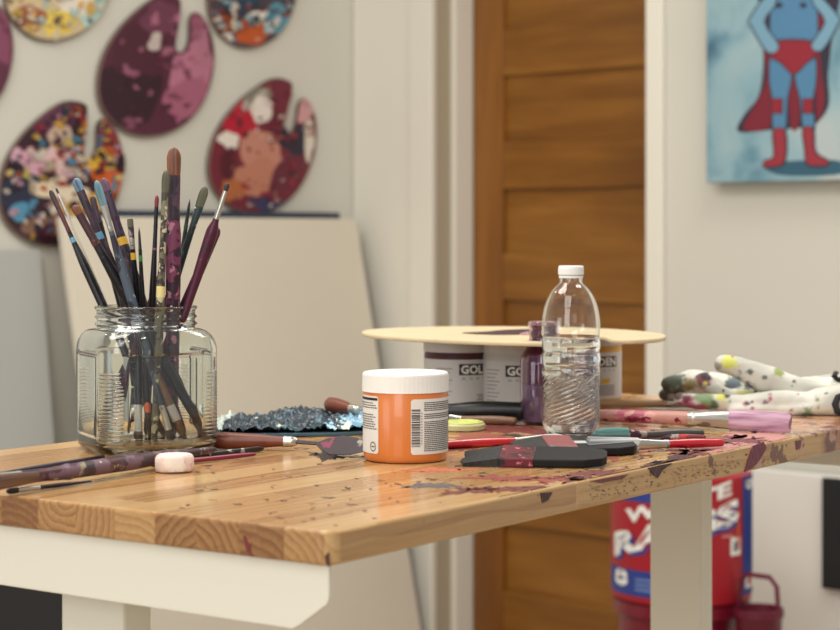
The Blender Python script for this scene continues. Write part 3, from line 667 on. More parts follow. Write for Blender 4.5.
# ================================================================ BRUSHES
def orient(p0, p1, roll=0):
    d = (Vector(p1)-Vector(p0)); L = d.length; d.normalize()
    view = Vector((0, 1, 0)); x = view.cross(d)
    if x.length < .05: x = Vector((1, 0, 0))
    x.normalize(); y = d.cross(x).normalized()
    M_ = Matrix((x, y, d)).transposed().to_4x4()
    M_ = Matrix.Translation(Vector(p0)) @ M_ @ Matrix.Rotation(roll, 4, 'Z')
    return M_, L
silver = splat('ferrule_metal', rgb(186, 182, 174), [(rgb(120, 112, 104), 60, .62)], .28, .5, .9)
dirtyf = splat('dirty_ferrule', rgb(150, 146, 138), [(rgb(70, 50, 62), 90, .5), (rgb(190, 160, 165), 120, .62)], .4, .6, .4)
def brush(label, tail, head, hm, fm, bm_, r=.003, fr_=None, fw=None, ferr=.03, bris=.02, flat=.5, tip='round', bands=(), group=None, roll=0, name='paintbrush', taper=.45, cat='brush', fat=.62, bw=1.0):
    """tail and head are points; the brush runs tail -> head along local Z"""
    M_, L = orient(tail, head, roll)
    t = empty(name, (0, 0, 0)); t.matrix_world = M_
    fw = fw or r*1.2; zf = L-ferr-bris; fr_ = fr_ or r*.9
    def hr(q): # handle radius
        if q < .05: return r*taper*math.sqrt(max(0, 1-(1-q/.05)**2))+1e-5
        if q < fat: k = (q-.05)/(fat-.05); return r*(taper+(1-taper)*(k*k*(3-2*k)))
        k = (q-fat)/(1-fat); return r+(fr_-r)*(k*k*(3-2*k))
    ks = [i/26 for i in range(27)]; ks = [0, .008, .02, .035]+ks[2:]
    prof = [(max(hr(q), 2e-4), q*(zf+.004)) for q in ks]
    MB().lathe(prof, 20).build('handle', hm, t, smooth=True, angle=60)
    if ferr > 0:
        m = MB(); pr = [(1.04, 0), (1.1, .04), (1.04, .07), (1.1, .1), (1.03, .14), (1, .2), (.98, 1)]
        def ff(rk, z, a):
            k = z/ferr; k2 = k*k*(3-2*k)
            rx = (fr_*(1-k2)+fw*k2)*rk; ry = (fr_*(1-k2)+fw*flat*k2)*rk
            return (rx*math.cos(a), ry*math.sin(a), zf+z)
        pr2 = []
        for i, (a, b_) in enumerate(pr[:-1]): pr2.append((a, b_*ferr))
        for k in range(1, 9): pr2.append((1.0, ferr*(.2+.8*k/8)))
        m.lathe(pr2, 24, fn=ff).build('ferrule', fm, t, smooth=True, angle=50)
    if bris > 0:
        zb_ = L-bris-.001; m = MB(); N_ = 24
        prof = []
        for i in range(15):
            k = i/14
            if tip == 'round': s = 1+.12*math.sin(k*PI*.9); s *= 1 if k < .6 else math.sqrt(max(0, 1-((k-.6)/.4)**2)); e = s
            elif tip == 'flat': s = 1+.05*math.sin(k*PI); e = s*(1-.6*k)
            elif tip == 'splay': s = 1+.35*k; e = s*(1-.3*k)
            else: s = (1-k)**.7*(1+.3*math.sin(k*PI)); e = s
            prof.append((s, e, k))
        vs = []; fs = []
        for i, (s, e, k) in enumerate(prof):
            for j in range(N_):
                a = 2*PI*j/N_; jz = 0
                if tip in ('flat', 'splay') and i == 14: jz = rnd.uniform(-.03, .03)*bris
                vs.append((max(fw*.97*s*bw, 1e-4)*math.cos(a), max(fw*flat*.97*e, 1e-4)*math.sin(a), zb_+k*(bris+.001)+jz))
        for i in range(14):
            for j in range(N_): l = (j+1) % N_; fs.append((i*N_+j, i*N_+l, (i+1)*N_+l, (i+1)*N_+j))
        fs.append(tuple(range(N_-1, -1, -1))); fs.append(tuple(14*N_+j for j in range(N_)))
        m.add(vs, fs).build('bristles', bm_, t, smooth=True, angle=60)
    for (q, ln, c) in bands:                            # q from the head end, metres
        z = L-q; kk = min(1, max(0, z/(zf+.004))); rr_ = hr(kk)*1.05 if z < zf else fw*1.03
        MB().lathe([(rr_, z-ln/2), (rr_*1.01, z-ln/4), (rr_*1.01, z+ln/4), (rr_, z+ln/2)], 20, fy=1 if z < zf else flat*1.05).build('painted_band', mat('band_%d_%d_%d' % tuple(int(x*99) for x in c[:3]), c, .4), t, smooth=True)
    tag(t, label, cat, group)
    return t
hblk = splat('black_handle', rgb(20, 18, 21), [(rgb(40, 34, 42), 40, .55), (rgb(130, 120, 120), 160, .72)], .32)
hpur = splat('purple_smeared_handle', rgb(58, 40, 56), [(rgb(84, 56, 78), 35, .5), (rgb(36, 30, 36), 60, .55), (rgb(150, 130, 140), 160, .7)], .4)
hmar = splat('maroon_handle', rgb(74, 26, 48), [(rgb(60, 28, 44), 40, .52), (rgb(140, 70, 100), 120, .66), (rgb(190, 170, 170), 220, .72)], .33)
hmar2 = splat('magenta_handle', rgb(84, 22, 48), [(rgb(56, 26, 42), 30, .5)], .3)
hpnk = splat('pink_blotched_handle', rgb(56, 36, 50), [(rgb(118, 58, 86), 60, .53), (rgb(176, 120, 138), 90, .62), (rgb(38, 30, 36), 90, .55), (rgb(215, 205, 200), 200, .7)], .42)
hcream = splat('cream_handle', rgb(206, 198, 180), [(rgb(90, 70, 70), 90, .62)], .4)
hblue = splat('blue_grey_handle', rgb(80, 92, 106), [(rgb(50, 46, 58), 50, .5), (rgb(150, 168, 180), 110, .62)], .4)
holi = splat('paint_crusted_handle', rgb(110, 104, 84), [(rgb(60, 54, 50), 60, .5), (rgb(190, 180, 150), 110, .58)], .4)
hteal = splat('teal_black_handle', rgb(34, 44, 46), [(rgb(60, 84, 82), 60, .58)], .35)
hbrn = splat('brown_handle', rgb(112, 74, 44), [(rgb(84, 52, 34), 50, .55)], .3)
hred = mat('red_lacquer', rgb(188, 20, 34), .22, coat=.5)
b_brn = streak('brown_bristle', rgb(84, 48, 32), rgb(132, 78, 52)); b_dk = streak('dark_bristle', rgb(34, 26, 26), rgb(66, 46, 42))
b_olv = streak('olive_bristle', rgb(60, 60, 44), rgb(96, 94, 70)); b_blu = streak('blue_bristle', rgb(56, 74, 96), rgb(116, 150, 172))
b_teal = streak('teal_bristle', rgb(56, 92, 104), rgb(120, 156, 168)); b_pur = streak('purple_bristle', rgb(70, 46, 70), rgb(110, 80, 106))
b_red = streak('red_bristle', rgb(90, 20, 34), rgb(130, 40, 50)); b_wht = streak('white_bristle', rgb(170, 168, 164), rgb(226, 224, 218)); b_gry = streak('grey_bristle', rgb(90, 92, 98), rgb(160, 162, 166))
b_pnk = streak('pink_bristle', rgb(160, 110, 138), rgb(212, 176, 198), sz=.06, scale=240); b_grn = streak('green_bristle', rgb(36, 84, 84), rgb(90, 140, 136))
JY = .215*F/(450-VH); JX = (146-UC)*JY/F; JC = Vector((JX, JY, T)); JA = math.radians(25)
yb_ = rgb(214, 168, 52); bb_ = rgb(96, 150, 184); gb_ = rgb(60, 130, 70); cb_ = rgb(222, 208, 140)
def jar_ok(p, rad=.0):
    d = p-JC; x = d.x*math.cos(JA)+d.y*math.sin(JA); y = -d.x*math.sin(JA)+d.y*math.cos(JA)
    lim = .0560-rad
    if d.z > .112: return math.hypot(d.x, d.y) < .0465-rad
    if d.z > .095: lim -= (d.z-.095)*.4
    return (abs(x)**4+abs(y)**4)**.25 < lim*1.0
G = 'brushes standing in the glass jar'
def jb(label, tp_, rim, dyr, dyt, *a, r=.003, **k):
    pr_ = ptz(rim[0], 308, JY+dyr); ptp = ptz(tp_[0], tp_[1], JY+dyt)
    d = (pr_-ptp); tmax = 1.0; best = 1.0
    q = 1.0
    while q < 4:
        p_ = ptp+d*q
        if p_.z-T < .0075+r*.6: break
        if q > 1.12 and not jar_ok(p_, r*.8): break
        best = q; q += .01
    low = ptp+d*best
    if k.pop('inv', False): return brush(label, ptp, low, *a, r=r, group=G, **k)
    k.setdefault('taper', .82); r = r*1.33
    return brush(label, low, ptp, *a, r=r, group=G, **k)
S = 1.96/F*.5   # half a pixel in metres at the jar
jb('black brush with a maroon ferrule and blue band, leaning furthest left in the jar', (50, 190), (104, 0), .012, .03, hblk, splat('maroon_ferrule', rgb(86, 40, 46), [(rgb(50, 34, 40), 60, .55)], .4), b_dk, r=3.4*S*2*.5*2, fw=5*S, fr_=4.2*S, ferr=.036, bris=.012, flat=.6, bands=[(.058, .007, bb_)], fat=.8)
jb('thin cream brush with a silver ferrule beside the furthest left brush', (56, 188), (108, 0), .034, .05, hcream, silver, b_dk, r=2.4*S, fw=2.2*S, ferr=.03, bris=.006, flat=.7)
jb('purple brush with a blue tip and blue band, left in the jar', (75, 178), (129, 0), -.005, .0, hpur, splat('dark_ferrule', rgb(66, 46, 62), [(rgb(150, 140, 90), 90, .62), (rgb(40, 34, 40), 60, .55)], .4), b_blu, r=8*S, fw=8.5*S, fr_=7*S, ferr=.04, bris=.014, flat=.5, bands=[(.064, .009, bb_)], fat=.85)
jb('black brush with a rusty brown ferrule, in front at left in the jar', (74, 205), (133, 0), -.028, -.035, hblk, splat('rust_ferrule', rgb(104, 64, 54), [(rgb(66, 42, 46), 60, .5)], .4), b_brn, r=9*S, fw=8*S, fr_=8*S, ferr=.035, bris=.01, flat=.5, fat=.75)
jb('teal tipped brush with a silver ferrule, left of centre in the jar', (96, 180), (134, 0), -.034, -.045, hblue, silver, b_teal, r=7*S, fw=7.5*S, fr_=5*S, ferr=.026, bris=.026, flat=.5, fat=.8)
jb('purple brush with an orange yellow band, left of centre in the jar', (103, 178), (143, 0), .0, .01, hpur, hpur, b_pur, r=9*S, fw=8*S, fr_=8*S, ferr=.03, bris=.014, flat=.6, bands=[(.067, .008, yb_)], fat=.75)
jb('short dark brush behind the teal tipped one in the jar', (92, 196), (122, 0), .03, .05, hblk, hpur, b_dk, r=6*S, fw=6*S, ferr=.02, bris=.01, flat=.6)
jb('small flat grey brush with a yellow band near the middle of the jar', (130, 219), (138, 0), -.012, -.02, hblk, dirtyf, b_olv, r=6*S, fw=6*S, fr_=5*S, ferr=.022, bris=.008, flat=.4, tip='flat', bands=[(.037, .007, yb_)])
jb('fine pointed black brush with a green band near the middle of the jar', (139, 227), (143, 0), -.02, -.028, hblk, hteal, b_dk, r=4.5*S, fw=2.5*S, fr_=3.5*S, ferr=.016, bris=.01, flat=.8, tip='point', bands=[(.031, .006, gb_)])
jb('slim black brush with a dark red tip near the middle of the jar', (157, 195), (152, 0), .01, .02, splat('pink_streaked_black', rgb(34, 28, 32), [(rgb(150, 96, 110), 60, .62)], .35), hblk, b_red, r=5.5*S, fw=4*S, fr_=4*S, ferr=.022, bris=.012, flat=.7)
jb('paint-crusted olive brush with a cream band beside the tallest brush', (166, 170), (160, 0), -.03, -.03, holi, splat('olive_ferrule', rgb(120, 114, 90), [(rgb(70, 64, 56), 80, .5), (rgb(200, 190, 160), 130, .6)], .4), b_olv, r=6.5*S, fw=7*S, fr_=6*S, ferr=.04, bris=.022, flat=.5, bands=[(.12, .011, cb_)], taper=.8)
jb('tallest brush with a broad brown tip and pink blotched handle in the jar', (174, 147), (173, 0), -.012, -.012, hpnk, splat('purple_ferrule', rgb(84, 62, 76), [(rgb(56, 44, 54), 50, .5)], .4), b_brn, r=11.5*S, fw=13*S, fr_=12*S, ferr=.045, bris=.028, flat=.45, fat=.9, taper=.7)
jb('fine pointed brush just right of the tallest brush in the jar', (190, 199), (174, 0), .03, .04, hteal, hteal, b_dk, r=3.5*S, fw=3*S, ferr=.02, bris=.01, flat=.8, tip='point')
jb('olive filbert brush leaning right with a teal stained ferrule in the jar', (206, 186), (166, 0), .015, .025, hteal, splat('teal_ferrule', rgb(96, 112, 104), [(rgb(44, 60, 60), 60, .5), (rgb(200, 205, 195), 130, .62)], .35), b_olv, r=7*S, fw=8.5*S, fr_=6.5*S, ferr=.022, bris=.022, flat=.5)
jb('maroon brush with a shiny silver ferrule, leaning furthest right in the jar', (228, 183), (187, 0), -.028, -.03, hmar, silver, b_dk, r=9*S, fw=4.5*S, fr_=5.5*S, ferr=.032, bris=.008, flat=.7, fat=.86, taper=.6)
jb('magenta handled brush standing head down at right in the jar', (219, 228), (183, 0), .005, .01, hmar2, silver, b_dk, r=9.5*S, fw=9*S, fr_=7*S, ferr=.025, bris=.02, flat=.5, inv=True, taper=.85, fat=.3)
jb('short maroon brush tilted right behind the tallest brush in the jar', (166, 256), (148, 0), .02, .03, hmar2, silver, b_dk, r=5.5*S, fw=6*S, fr_=5*S, ferr=.025, bris=.02, flat=.5, inv=True, taper=.7, fat=.4)
# short brushes wholly inside the jar
def inj(label, a, b_, ya, yb2, *args, **k):
    return brush(label, ptz(a[0], a[1], JY+ya), ptz(b_[0], b_[1], JY+yb2), *args, group=G, **k)
inj('brown handled brush with a barcode sticker leaning inside the jar', (147, 352), (186, 443), -.026, -.034, hbrn, hbrn, b_dk, r=9*S, fw=6*S, fr_=7*S, ferr=.012, bris=.008, flat=.6, taper=.8, bands=[(.034, .022, rgb(186, 180, 176))])
inj('black brush with a silver ferrule lying head down to the right inside the jar', (165, 350), (203, 438), -.016, -.022, hblk, silver, b_dk, r=7*S, fw=8*S, fr_=7*S, ferr=.024, bris=.02, flat=.5)
inj('dark brush with a white ferrule head down at the centre of the jar', (138, 345), (139, 447), -.01, -.018, hblk, mat('white_ferrule', rgb(200, 198, 190), .3), b_dk, r=6*S, fw=7*S, fr_=6*S, ferr=.03, bris=.012, flat=.6)
inj('orange tipped brush standing low inside the jar', (150, 447), (147, 402), -.02, -.02, hblk, hblk, streak('orange_bristle', rgb(190, 70, 30), rgb(226, 100, 50)), r=5*S, fw=6*S, fr_=5*S, ferr=.008, bris=.011, flat=.7)
inj('dark brush leaning to the left inside the jar', (128, 352), (96, 436), .005, .0, hpur, dirtyf, b_dk, r=7*S, fw=8*S, fr_=6*S, ferr=.022, bris=.02, flat=.5)
inj('navy handled brush with a silver ferrule inside the jar', (150, 362), (172, 445), -.03, -.036, mat('navy_handle', rgb(32, 38, 62), .3), silver, b_dk, r=6*S, fw=7*S, fr_=6*S, ferr=.026, bris=.014, flat=.5)

# ================================================================ GLASS JAR
cg = glass('clear_glass', rgb(246, 250, 246), 1.5)
jar = empty('glass_jar', JC, (0, 0, JA)); jar.scale = (.99, .99, 1.025)
def sqr(r, z, a, p_, k=1):
    c, s = abs(math.cos(a)), abs(math.sin(a)); q = r*(c**p_+s**p_)**(-1/p_)
    return (q*math.cos(a), q*math.sin(a), z)
def jp(z):                                            # outer radius and squareness by height
    if z < .010: k = z/.010; return (.048+(.063-.048)*math.sqrt(1-(1-k)**2)), 4.2
    if z < .098: return .063, 4.6
    if z < .119: k = (z-.098)/.021; q = math.sqrt(max(0, 1-k*k)); return .0505+.0125*q, 2+2.6*q
    return .0495, 2
zs_ = [0]+[.010*(1-math.cos(i/8*PI/2)) for i in range(1, 9)]+[.010+i*.0009 for i in range(1, 98)]+[.098+.021*math.sin(i/12*PI/2) for i in range(1, 13)]
outer = []
for z in zs_: r_, p_ = jp(z); outer.append((r_, z, p_, 1))
for z, r_ in ((.1195, .0492), (.1215, .0492), (.1225, .0508), (.1236, .0518), (.1248, .0508), (.1258, .0492), (.1285, .0492), (.1295, .0508), (.1305, .0514), (.1315, .0506), (.1325, .0494), (.1365, .0494), (.138, .0512), (.1395, .0516), (.1405, .0508), (.141, .0495)): outer.append((r_, z, 2, 0))
inner = []
for z, r_ in ((.141, .0478), (.140, .047), (.121, .047)): inner.append((r_, z, 2, 0))
for i in range(11, -1, -1): z = .098+.019*math.sin(i/12*PI/2); r_, p_ = jp(z); inner.append((r_-.0028, z-.0005, p_, 0))
inner += [(.0604, .09, 4.6, 0), (.0604, .05, 4.6, 0), (.0604, .014, 4.6, 0), (.0585, .0095, 4.4, 0), (.052, .0068, 4, 0), (.02, .006, 3, 0), (.0005, .006, 2, 0)]
m = MB(); NJ = 176; vs = []; fs = []
def jfn(r_, z, p_, flag, a):
    x, y, _ = sqr(r_, z, a, p_)
    if flag:
        an = (a+PI/4) % (PI/2)-PI/4                     # angle from face centre
        t_ = math.tan(an)
        # sunk rectangular panel on every face
        ez = min(z-.014, .097-z); ea = .62-abs(t_)
        if ez > 0 and ea > 0:
            k = min(1, ez/.0018)*min(1, ea/.035); x -= .0013*k*x/.0605; y -= .0013*k*y/.0605
            k2 = min(1, max(0, ez-.002)/.0018)*min(1, max(0, ea-.05)/.035); x += .0009*k2*x/.0605; y += .0009*k2*y/.0605
        if .74 < abs(t_) and .016 < z < .080:
            w_ = .0006*math.sin(z/.0036*2*PI); x *= 1+w_/.06; y *= 1+w_/.06
    return (x, y, z)
prof = [(.0005, 0.0014, 2, 0), (.03, .0014, 3, 0), (.042, .0003, 4, 0)]+outer+inner
for (r_, z, p_, fl_) in prof:
    for k in range(NJ): vs.append(jfn(r_, z, p_, fl_, 2*PI*k/NJ))
mm_ = len(prof)
for i in range(mm_-1):
    for k in range(NJ): l = (k+1) % NJ; fs.append((i*NJ+k, i*NJ+l, (i+1)*NJ+l, (i+1)*NJ+k))
fs.append(tuple(range(NJ-1, -1, -1))); fs.append(tuple((mm_-1)*NJ+k for k in range(NJ)))
m.add(vs, fs).build('glass', cg, jar, smooth=True, angle=0)
tag(jar, 'square clear glass jar with a screw neck full of paintbrushes', 'jar')

# ================================================================ PAINT JARS
whp = mat('white_plastic', rgb(232, 230, 224), .38, sss=0)
lab = mat('paper_label', rgb(226, 224, 218), .45)
ink = paintmat('printed_ink', .5, 0)
def ribbed_lid(r_, h_, z0, parent, m=whp):
    mb = MB(); n = 180
    def ff(r, z, a):
        k = .0005*(0.5+.5*math.sin(a*60)) if z0+.001 < z < z0+h_-.003 and r > r_*.9 else 0
        return ((r-k)*math.cos(a), (r-k)*math.sin(a), z)
    mb.lathe([(r_*.93, z0), (r_, z0+.0003), (r_, z0+.0015), (r_, z0+h_-.0032), (r_-.0004, z0+h_-.0016), (r_-.0016, z0+h_-.0003), (r_-.003, z0+h_), (r_-.006, z0+h_-.0006), (.001, z0+h_-.0006)], n, fn=ff).build('lid', m, parent, smooth=True, angle=50)
OY = .215*F/(459.5-VH); OX = (405.5-UC)*OY/F; OR = .0406
oj = empty('paint_jar', (OX, OY, T+.0004), (0, 0, math.asin(-OX/OY)*-1))
MB().lathe([(.036, .0), (.0385, .0006), (.0398, .0035), (OR, .008), (OR, .0655), (.0398, .0675), (.0395, .069), (.0395, .0705), (.03, .0705)], 96).build('jar_body', mat('orange_paint_plastic', rgb(212, 122, 56), .3, coat=.3), oj, smooth=True, angle=60)
ribbed_lid(.0415, .0185, .0655, oj)
def label_on(parent, R, phi0, phi1, z0, z1, name='label', m=lab, e=.00025):
    vs, fs = grid_rect(0, (phi1-phi0)*R, z0, z1, 40, 0, .0022)
    b1 = MB(); b1.add(wrap([(a, b_, e) for a, b_, c in vs], R, phi0), fs); return b1.build(name, m, parent, smooth=True, angle=0)
rad_ = math.radians
l1 = label_on(oj, OR, rad_(-102), rad_(-38), .0085, .0625); l2 = label_on(oj, OR, rad_(8), rad_(100), .0085, .0605)
pr_ = MB(); K1 = rgb(60, 58, 60)
def ob(phi, x0, x1, z0, z1, col=K1, z=.0005): 
    vs, fs = grid_rect(x0, x1, z0, z1, max(1, int((x1-x0)/.002)), 0); pr_.add(wrap([(a, b_, z) for a, b_, c in vs], OR, phi), fs, col)
rr = random.Random(4)
# right label: barcode and lines of small print
z = .016
while z < .050:
    h_ = rr.choice([.0003, .0005, .0009, .0012]); ob(rad_(8), .0006, .0090, z, z+h_); z += h_+rr.choice([.0004, .0006, .0009])
for i in range(26):
    z = .0565-i*.0018
    if z < .011: break
    x = .0130
    if i in (5, 9): continue
    while x < .060:
        w_ = rr.uniform(.0010, .0032); ob(rad_(8), x, min(x+w_, .061), z, z+.0009, K1 if i > 2 and i not in (6, 7) else rgb(30, 30, 32)); x += w_+.0005
for i in range(12): ob(rad_(8), .0101, .0109, .018+i*.0026, .0192+i*.0026)
# left label
ob(rad_(-102), .012, .0445, .0585, .0610, rgb(40, 40, 42))
for i in range(12):
    z = .0555-i*.0022
    if i in (3, 4): continue
    x = .004
    while x < rr.uniform(.036, .044): w_ = rr.uniform(.001, .003); ob(rad_(-102), x, x+w_, z, z+.0009); x += w_+.0006
for k in range(20):
    a = 2*PI*k/20; x = .0385+.0036*math.cos(a); zc = .0150+.0042*math.sin(a); ob(rad_(-102), x-.0005, x+.0005, zc-.0005, zc+.0005)
ob(rad_(-102), .0362, .0408, .0145, .0155)
pr_.build('printing', ink, oj)
tag(oj, 'orange paint jar with a white ribbed lid and barcode label', 'jar')
def can(u, yc_, phi_logo, bandcol, sw, label, r_=.0425, h_=.0885):
    c = empty('paint_jar', ((u-UC)*yc_/F, yc_, T+.0004))
    MB().lathe([(r_*.88, 0), (r_*.95, .0008), (r_*.99, .004), (r_, .008), (r_, h_-.018), (r_*.97, h_-.016), (r_*.97, h_-.012), (r_*.5, h_-.012)], 72).build('jar_body', bandcol, c, smooth=True)
    ribbed_lid(r_*1.02, .0155, h_-.0155, c, mat('grey_white_lid', rgb(206, 203, 196), .4))
    label_on(c, r_, rad_(-150), rad_(150), .006, h_-.0235, m=mat('silver_label', rgb(206, 205, 202), .45))
    p = MB(); L0 = phi_logo
    def add(vs, fs, col, z): p.add(wrap([(a, b_, z) for a, b_, c_ in vs], r_, L0), fs, col)
    g = grid_rect(0, .060, h_-.042, h_-.0285, 24); add(*g, rgb(34, 34, 36), .0004)
    add(*textfit('GOLDEN', .0022, h_-.0405, .0556, .0105, .035), rgb(236, 236, 232), .0007)
    add(*textfit('ACRYLIC', .003, h_-.0475, .054, .0026, .0, 1.9), rgb(70, 70, 72), .0004)
    if sw:
        for k in range(2): add(*[(lambda vs_, fs_: ([(a+(b_-.026)*.5, b_, 0) for a, b_, c_ in vs_], fs_))(*grid_rect(.034+k*.006, .040+k*.006, h_-.063, h_-.057, 3))][0], sw, .0005)
    for i in range(5):
        add(*grid_rect(.022+.002*(i % 2), .056, h_-.0665-i*.0028, h_-.0653-i*.0028, 12), rgb(110, 108, 110), .0004)
    for i in range(9): add(*grid_rect(-.03, -.008-.003*(i % 3), h_-.035-i*.0045, h_-.034-i*.0045, 12), rgb(130, 128, 130), .0004)
    p.build('printing', ink, c); tag(c, label, 'jar'); return c
can(459, 2.36, rad_(-1), mat('maroon_paint_plastic', rgb(78, 40, 52), .35), rgb(110, 30, 50), 'paint jar with a dark maroon band under the palette, leftmost of the three')
can(518.5, 2.33, rad_(-24), mat('white_paint_plastic', rgb(200, 198, 192), .35), None, 'white banded paint jar under the palette, middle of the three')
can(588.5, 2.50, rad_(-30), mat('yellow_paint_plastic', rgb(206, 150, 40), .35), rgb(214, 172, 40), 'paint jar with a yellow band right of the water bottle')
# palette lying across the jars
pyc = 2.36; ply = empty('artist_palette', ((513-UC)*pyc/F, pyc, T+.0893+.0004), (0, 0, 0))
lw_ = 150*pyc/F
PT = [(x*lw_, -y*.19) for x, y in PAL]
c_, s_ = math.cos(rad_(-28)), math.sin(rad_(-28))
PT = [(x*1.0, -y) for x, y in PT]                  # small lobe and notch towards the viewer
xmax = max(p[0] for p in PT); xmin = min(p[0] for p in PT)
MB().prism(PT, 0, .0052).build('palette_board', mat('birch_ply', rgb(212, 193, 156), .5, var=.04, vscale=20), ply, bevel=.0018)
m = MB(); m.prism(smooth_poly([(-.062, .005), (-.03, -.035), (.01, -.03), (.03, .02), (.06, .07), (.03, .10), (-.01, .075), (-.03, .04)], 5), .005, .0058, rgb(62, 36, 44)); m.prism(blob(.022, -.005, .012, .03, -.4, .3), .005, .0066, rgb(180, 140, 150))
m.build('dried_paint', PMT, ply); tag(ply, 'bare wooden palette with a maroon smear resting across three paint jars', 'palette')

# ================================================================ PURPLE BOTTLE
VY = 2.2; vb = empty('glass_bottle', ((543.5-UC)*VY/F, VY, T+.0004))
def vp(z):
    pts = [(0, .021), (.004, .0255), (.03, .0265), (.07, .0262), (.078, .025), (.088, .019), (.095, .0165), (.100, .0162), (.1015, .0178), (.1035, .0178), (.105, .0162), (.109, .0162), (.1105, .0175), (.115, .0175), (.1165, .0165)]
    for (a, b_), (c, d) in zip(pts, pts[1:]):
        if z <= c: return b_+(d-b_)*((z-a)/(c-a))
    return pts[-1][1]
prof = [(.001, 0)]+[(vp(i*.1165/100), i*.1165/100) for i in range(101)]
inn = [(vp(z)-.002, z) for z in [.1165-i*.1165/60 for i in range(59)] if z > .004]+[(.001, .004)]
def vf(r_, z, a):
    k = 1+.02*math.sin(a*10)*max(0, min(1, (z-.02)/.02, (.09-z)/.01)); return (r_*k*math.cos(a), r_*k*math.sin(a), z)
MB().lathe(prof+inn, 80, fn=vf).build('glass', glass('plum_tinted_glass', rgb(234, 208, 226), 1.48), vb, smooth=True, angle=0)
MB().lathe([(.001, .0042), (vp(.01)-.0028, .0045)]+[(vp(i*.052/20)-.0026, .0045+i*.040/20) for i in range(2, 21)]+[(.001, .0445)], 48).build('settled_paint', mat('grey_mauve_sediment', rgb(120, 116, 132), .5), vb, smooth=True)
MB().lathe([(.001, .045), (vp(.05)-.0026, .0452)]+[(vp(.046+i*.066/30)-.0026, .046+i*.066/30) for i in range(31)]+[(.001, .1125)], 48).build('paint_water', mat('plum_water', rgb(92, 34, 64), .3), vb, smooth=True)
tag(vb, 'small ribbed glass bottle of plum coloured paint water behind the water bottle', 'bottle')

# ================================================================ WATER BOTTLE
BY = .215*F/(434.5-VH); kx_ = BY/F
wbt = empty('water_bottle', ((571-UC)*kx_, BY, T+.0004))
BH = HC-(275-VH)*kx_-T       # shoulder of cap
def bz(v): return HC-(v-VH)*kx_-T
bp_ = [(0, 22), (.002, 24.5), (.006, 27), (.012, 28.6), (bz(412), 28.8), (bz(400), 28.2), (bz(378), 28.4), (bz(371), 29.2), (bz(367), 28.0), (bz(363), 29.3), (bz(355), 29.3), (bz(352), 27.6), (bz(348.5), 29.3), (bz(341), 29.3), (bz(338), 27.8), (bz(334), 29.0), (bz(326), 29.3), (bz(316), 28.4), (bz(307), 26.6), (bz(300), 24.2), (bz(294), 21.2), (bz(288.5), 17.2), (bz(285), 13.4), (bz(283), 11.4), (bz(276), 11.0)]
def br(z):
    for (a, b_), (c, d) in zip(bp_, bp_[1:]):
        if z <= c:
            k = (z-a)/(c-a); return (b_+(d-b_)*k)*kx_
    return bp_[-1][1]*kx_
ztop = bz(276); NR = 300
def bsm(z): return sum(br(max(0, min(ztop, z+d*.0007))) for d in (-2, -1, 0, 1, 2))/5
z_s0, z_s1 = .018, bz(373)
def bfn(r_, z, a):
    k = 0
    e = max(0, min(1, (z-z_s0+.006)/.008, (z_s1-z)/.006))
    if e > 0:
        s = math.sin(7*a-z*640); k -= .0019*e*(1-abs(s))**1.3
        k += .0004*e*math.sin(5*a+z*260)
    e2 = max(0, min(1, (bz(339)-z)/.003, (z-bz(371))/.003))
    if e2 > 0: k += -.0006*e2*max(0, math.sin(a*6))**4
    if z < .012:
        k -= .0022*max(0, math.cos(5*a))**2*(1-z/.012)
    r2 = max(r_+k, .0003)
    return (r2*math.cos(a), r2*math.sin(a), z)
prof = [(.0005, .004), (.010, .0035), (.018, .0005)]+[(bsm(i*ztop/NR), i*ztop/NR) for i in range(1, NR+1)]
inn = [(bsm(z)-.0007, z) for z in [ztop-i*ztop/NR for i in range(0, NR)] if z > .0035]+[(.016, .0030+.0010), (.0005, .0047)]
pet = glass('clear_pet', rgb(252, 253, 252), 1.45)
MB().lathe(prof+inn, 160, fn=bfn).build('bottle', pet, wbt, smooth=True, angle=0)
zw = bz(336)
wp = [(.0005, .0045), (.016, .0038)]+[(bsm(z)-.00035, z) for z in [.0036+i*(zw-.0036)/240 for i in range(241)]]+[(.0005, zw)]
MB().lathe(wp, 160, fn=bfn).build('water', glass('water', rgb(252, 254, 253), 1.33), wbt, smooth=True, angle=60)
# cap, ring and threads
mb = MB()
def cf(r_, z, a):
    k = .00035*math.sin(a*48) if bz(274.3) < z < bz(267.5) and r_ > .012 else 0
    return ((r_+k)*math.cos(a), (r_+k)*math.sin(a), z)
rc = 12.6*kx_
mb.lathe([(rc*.9, bz(275.4)), (rc, bz(275)), (rc, bz(274)), (rc, bz(270)), (rc, bz(267.4)), (rc*.97, bz(266.4)), (rc*.9, bz(266)), (.001, bz(266))], 144, fn=cf).build('cap', mat('white_cap', rgb(238, 238, 234), .35), wbt, smooth=True, angle=50)
MB().lathe([(11.0*kx_, bz(278.4)), (12.2*kx_, bz(278.2)), (12.2*kx_, bz(276)), (11*kx_, bz(275.8))], 64, closed=True).build('neck_ring', mat('white_cap', rgb(238, 238, 234), .35), wbt, smooth=True)
tag(wbt, 'clear plastic water bottle with a white cap and spiral ribs', 'bottle')

# ================================================================ SMALL THINGS ON THE DESK
def lay(u, v, h=.0): return at(u, v, T+h)
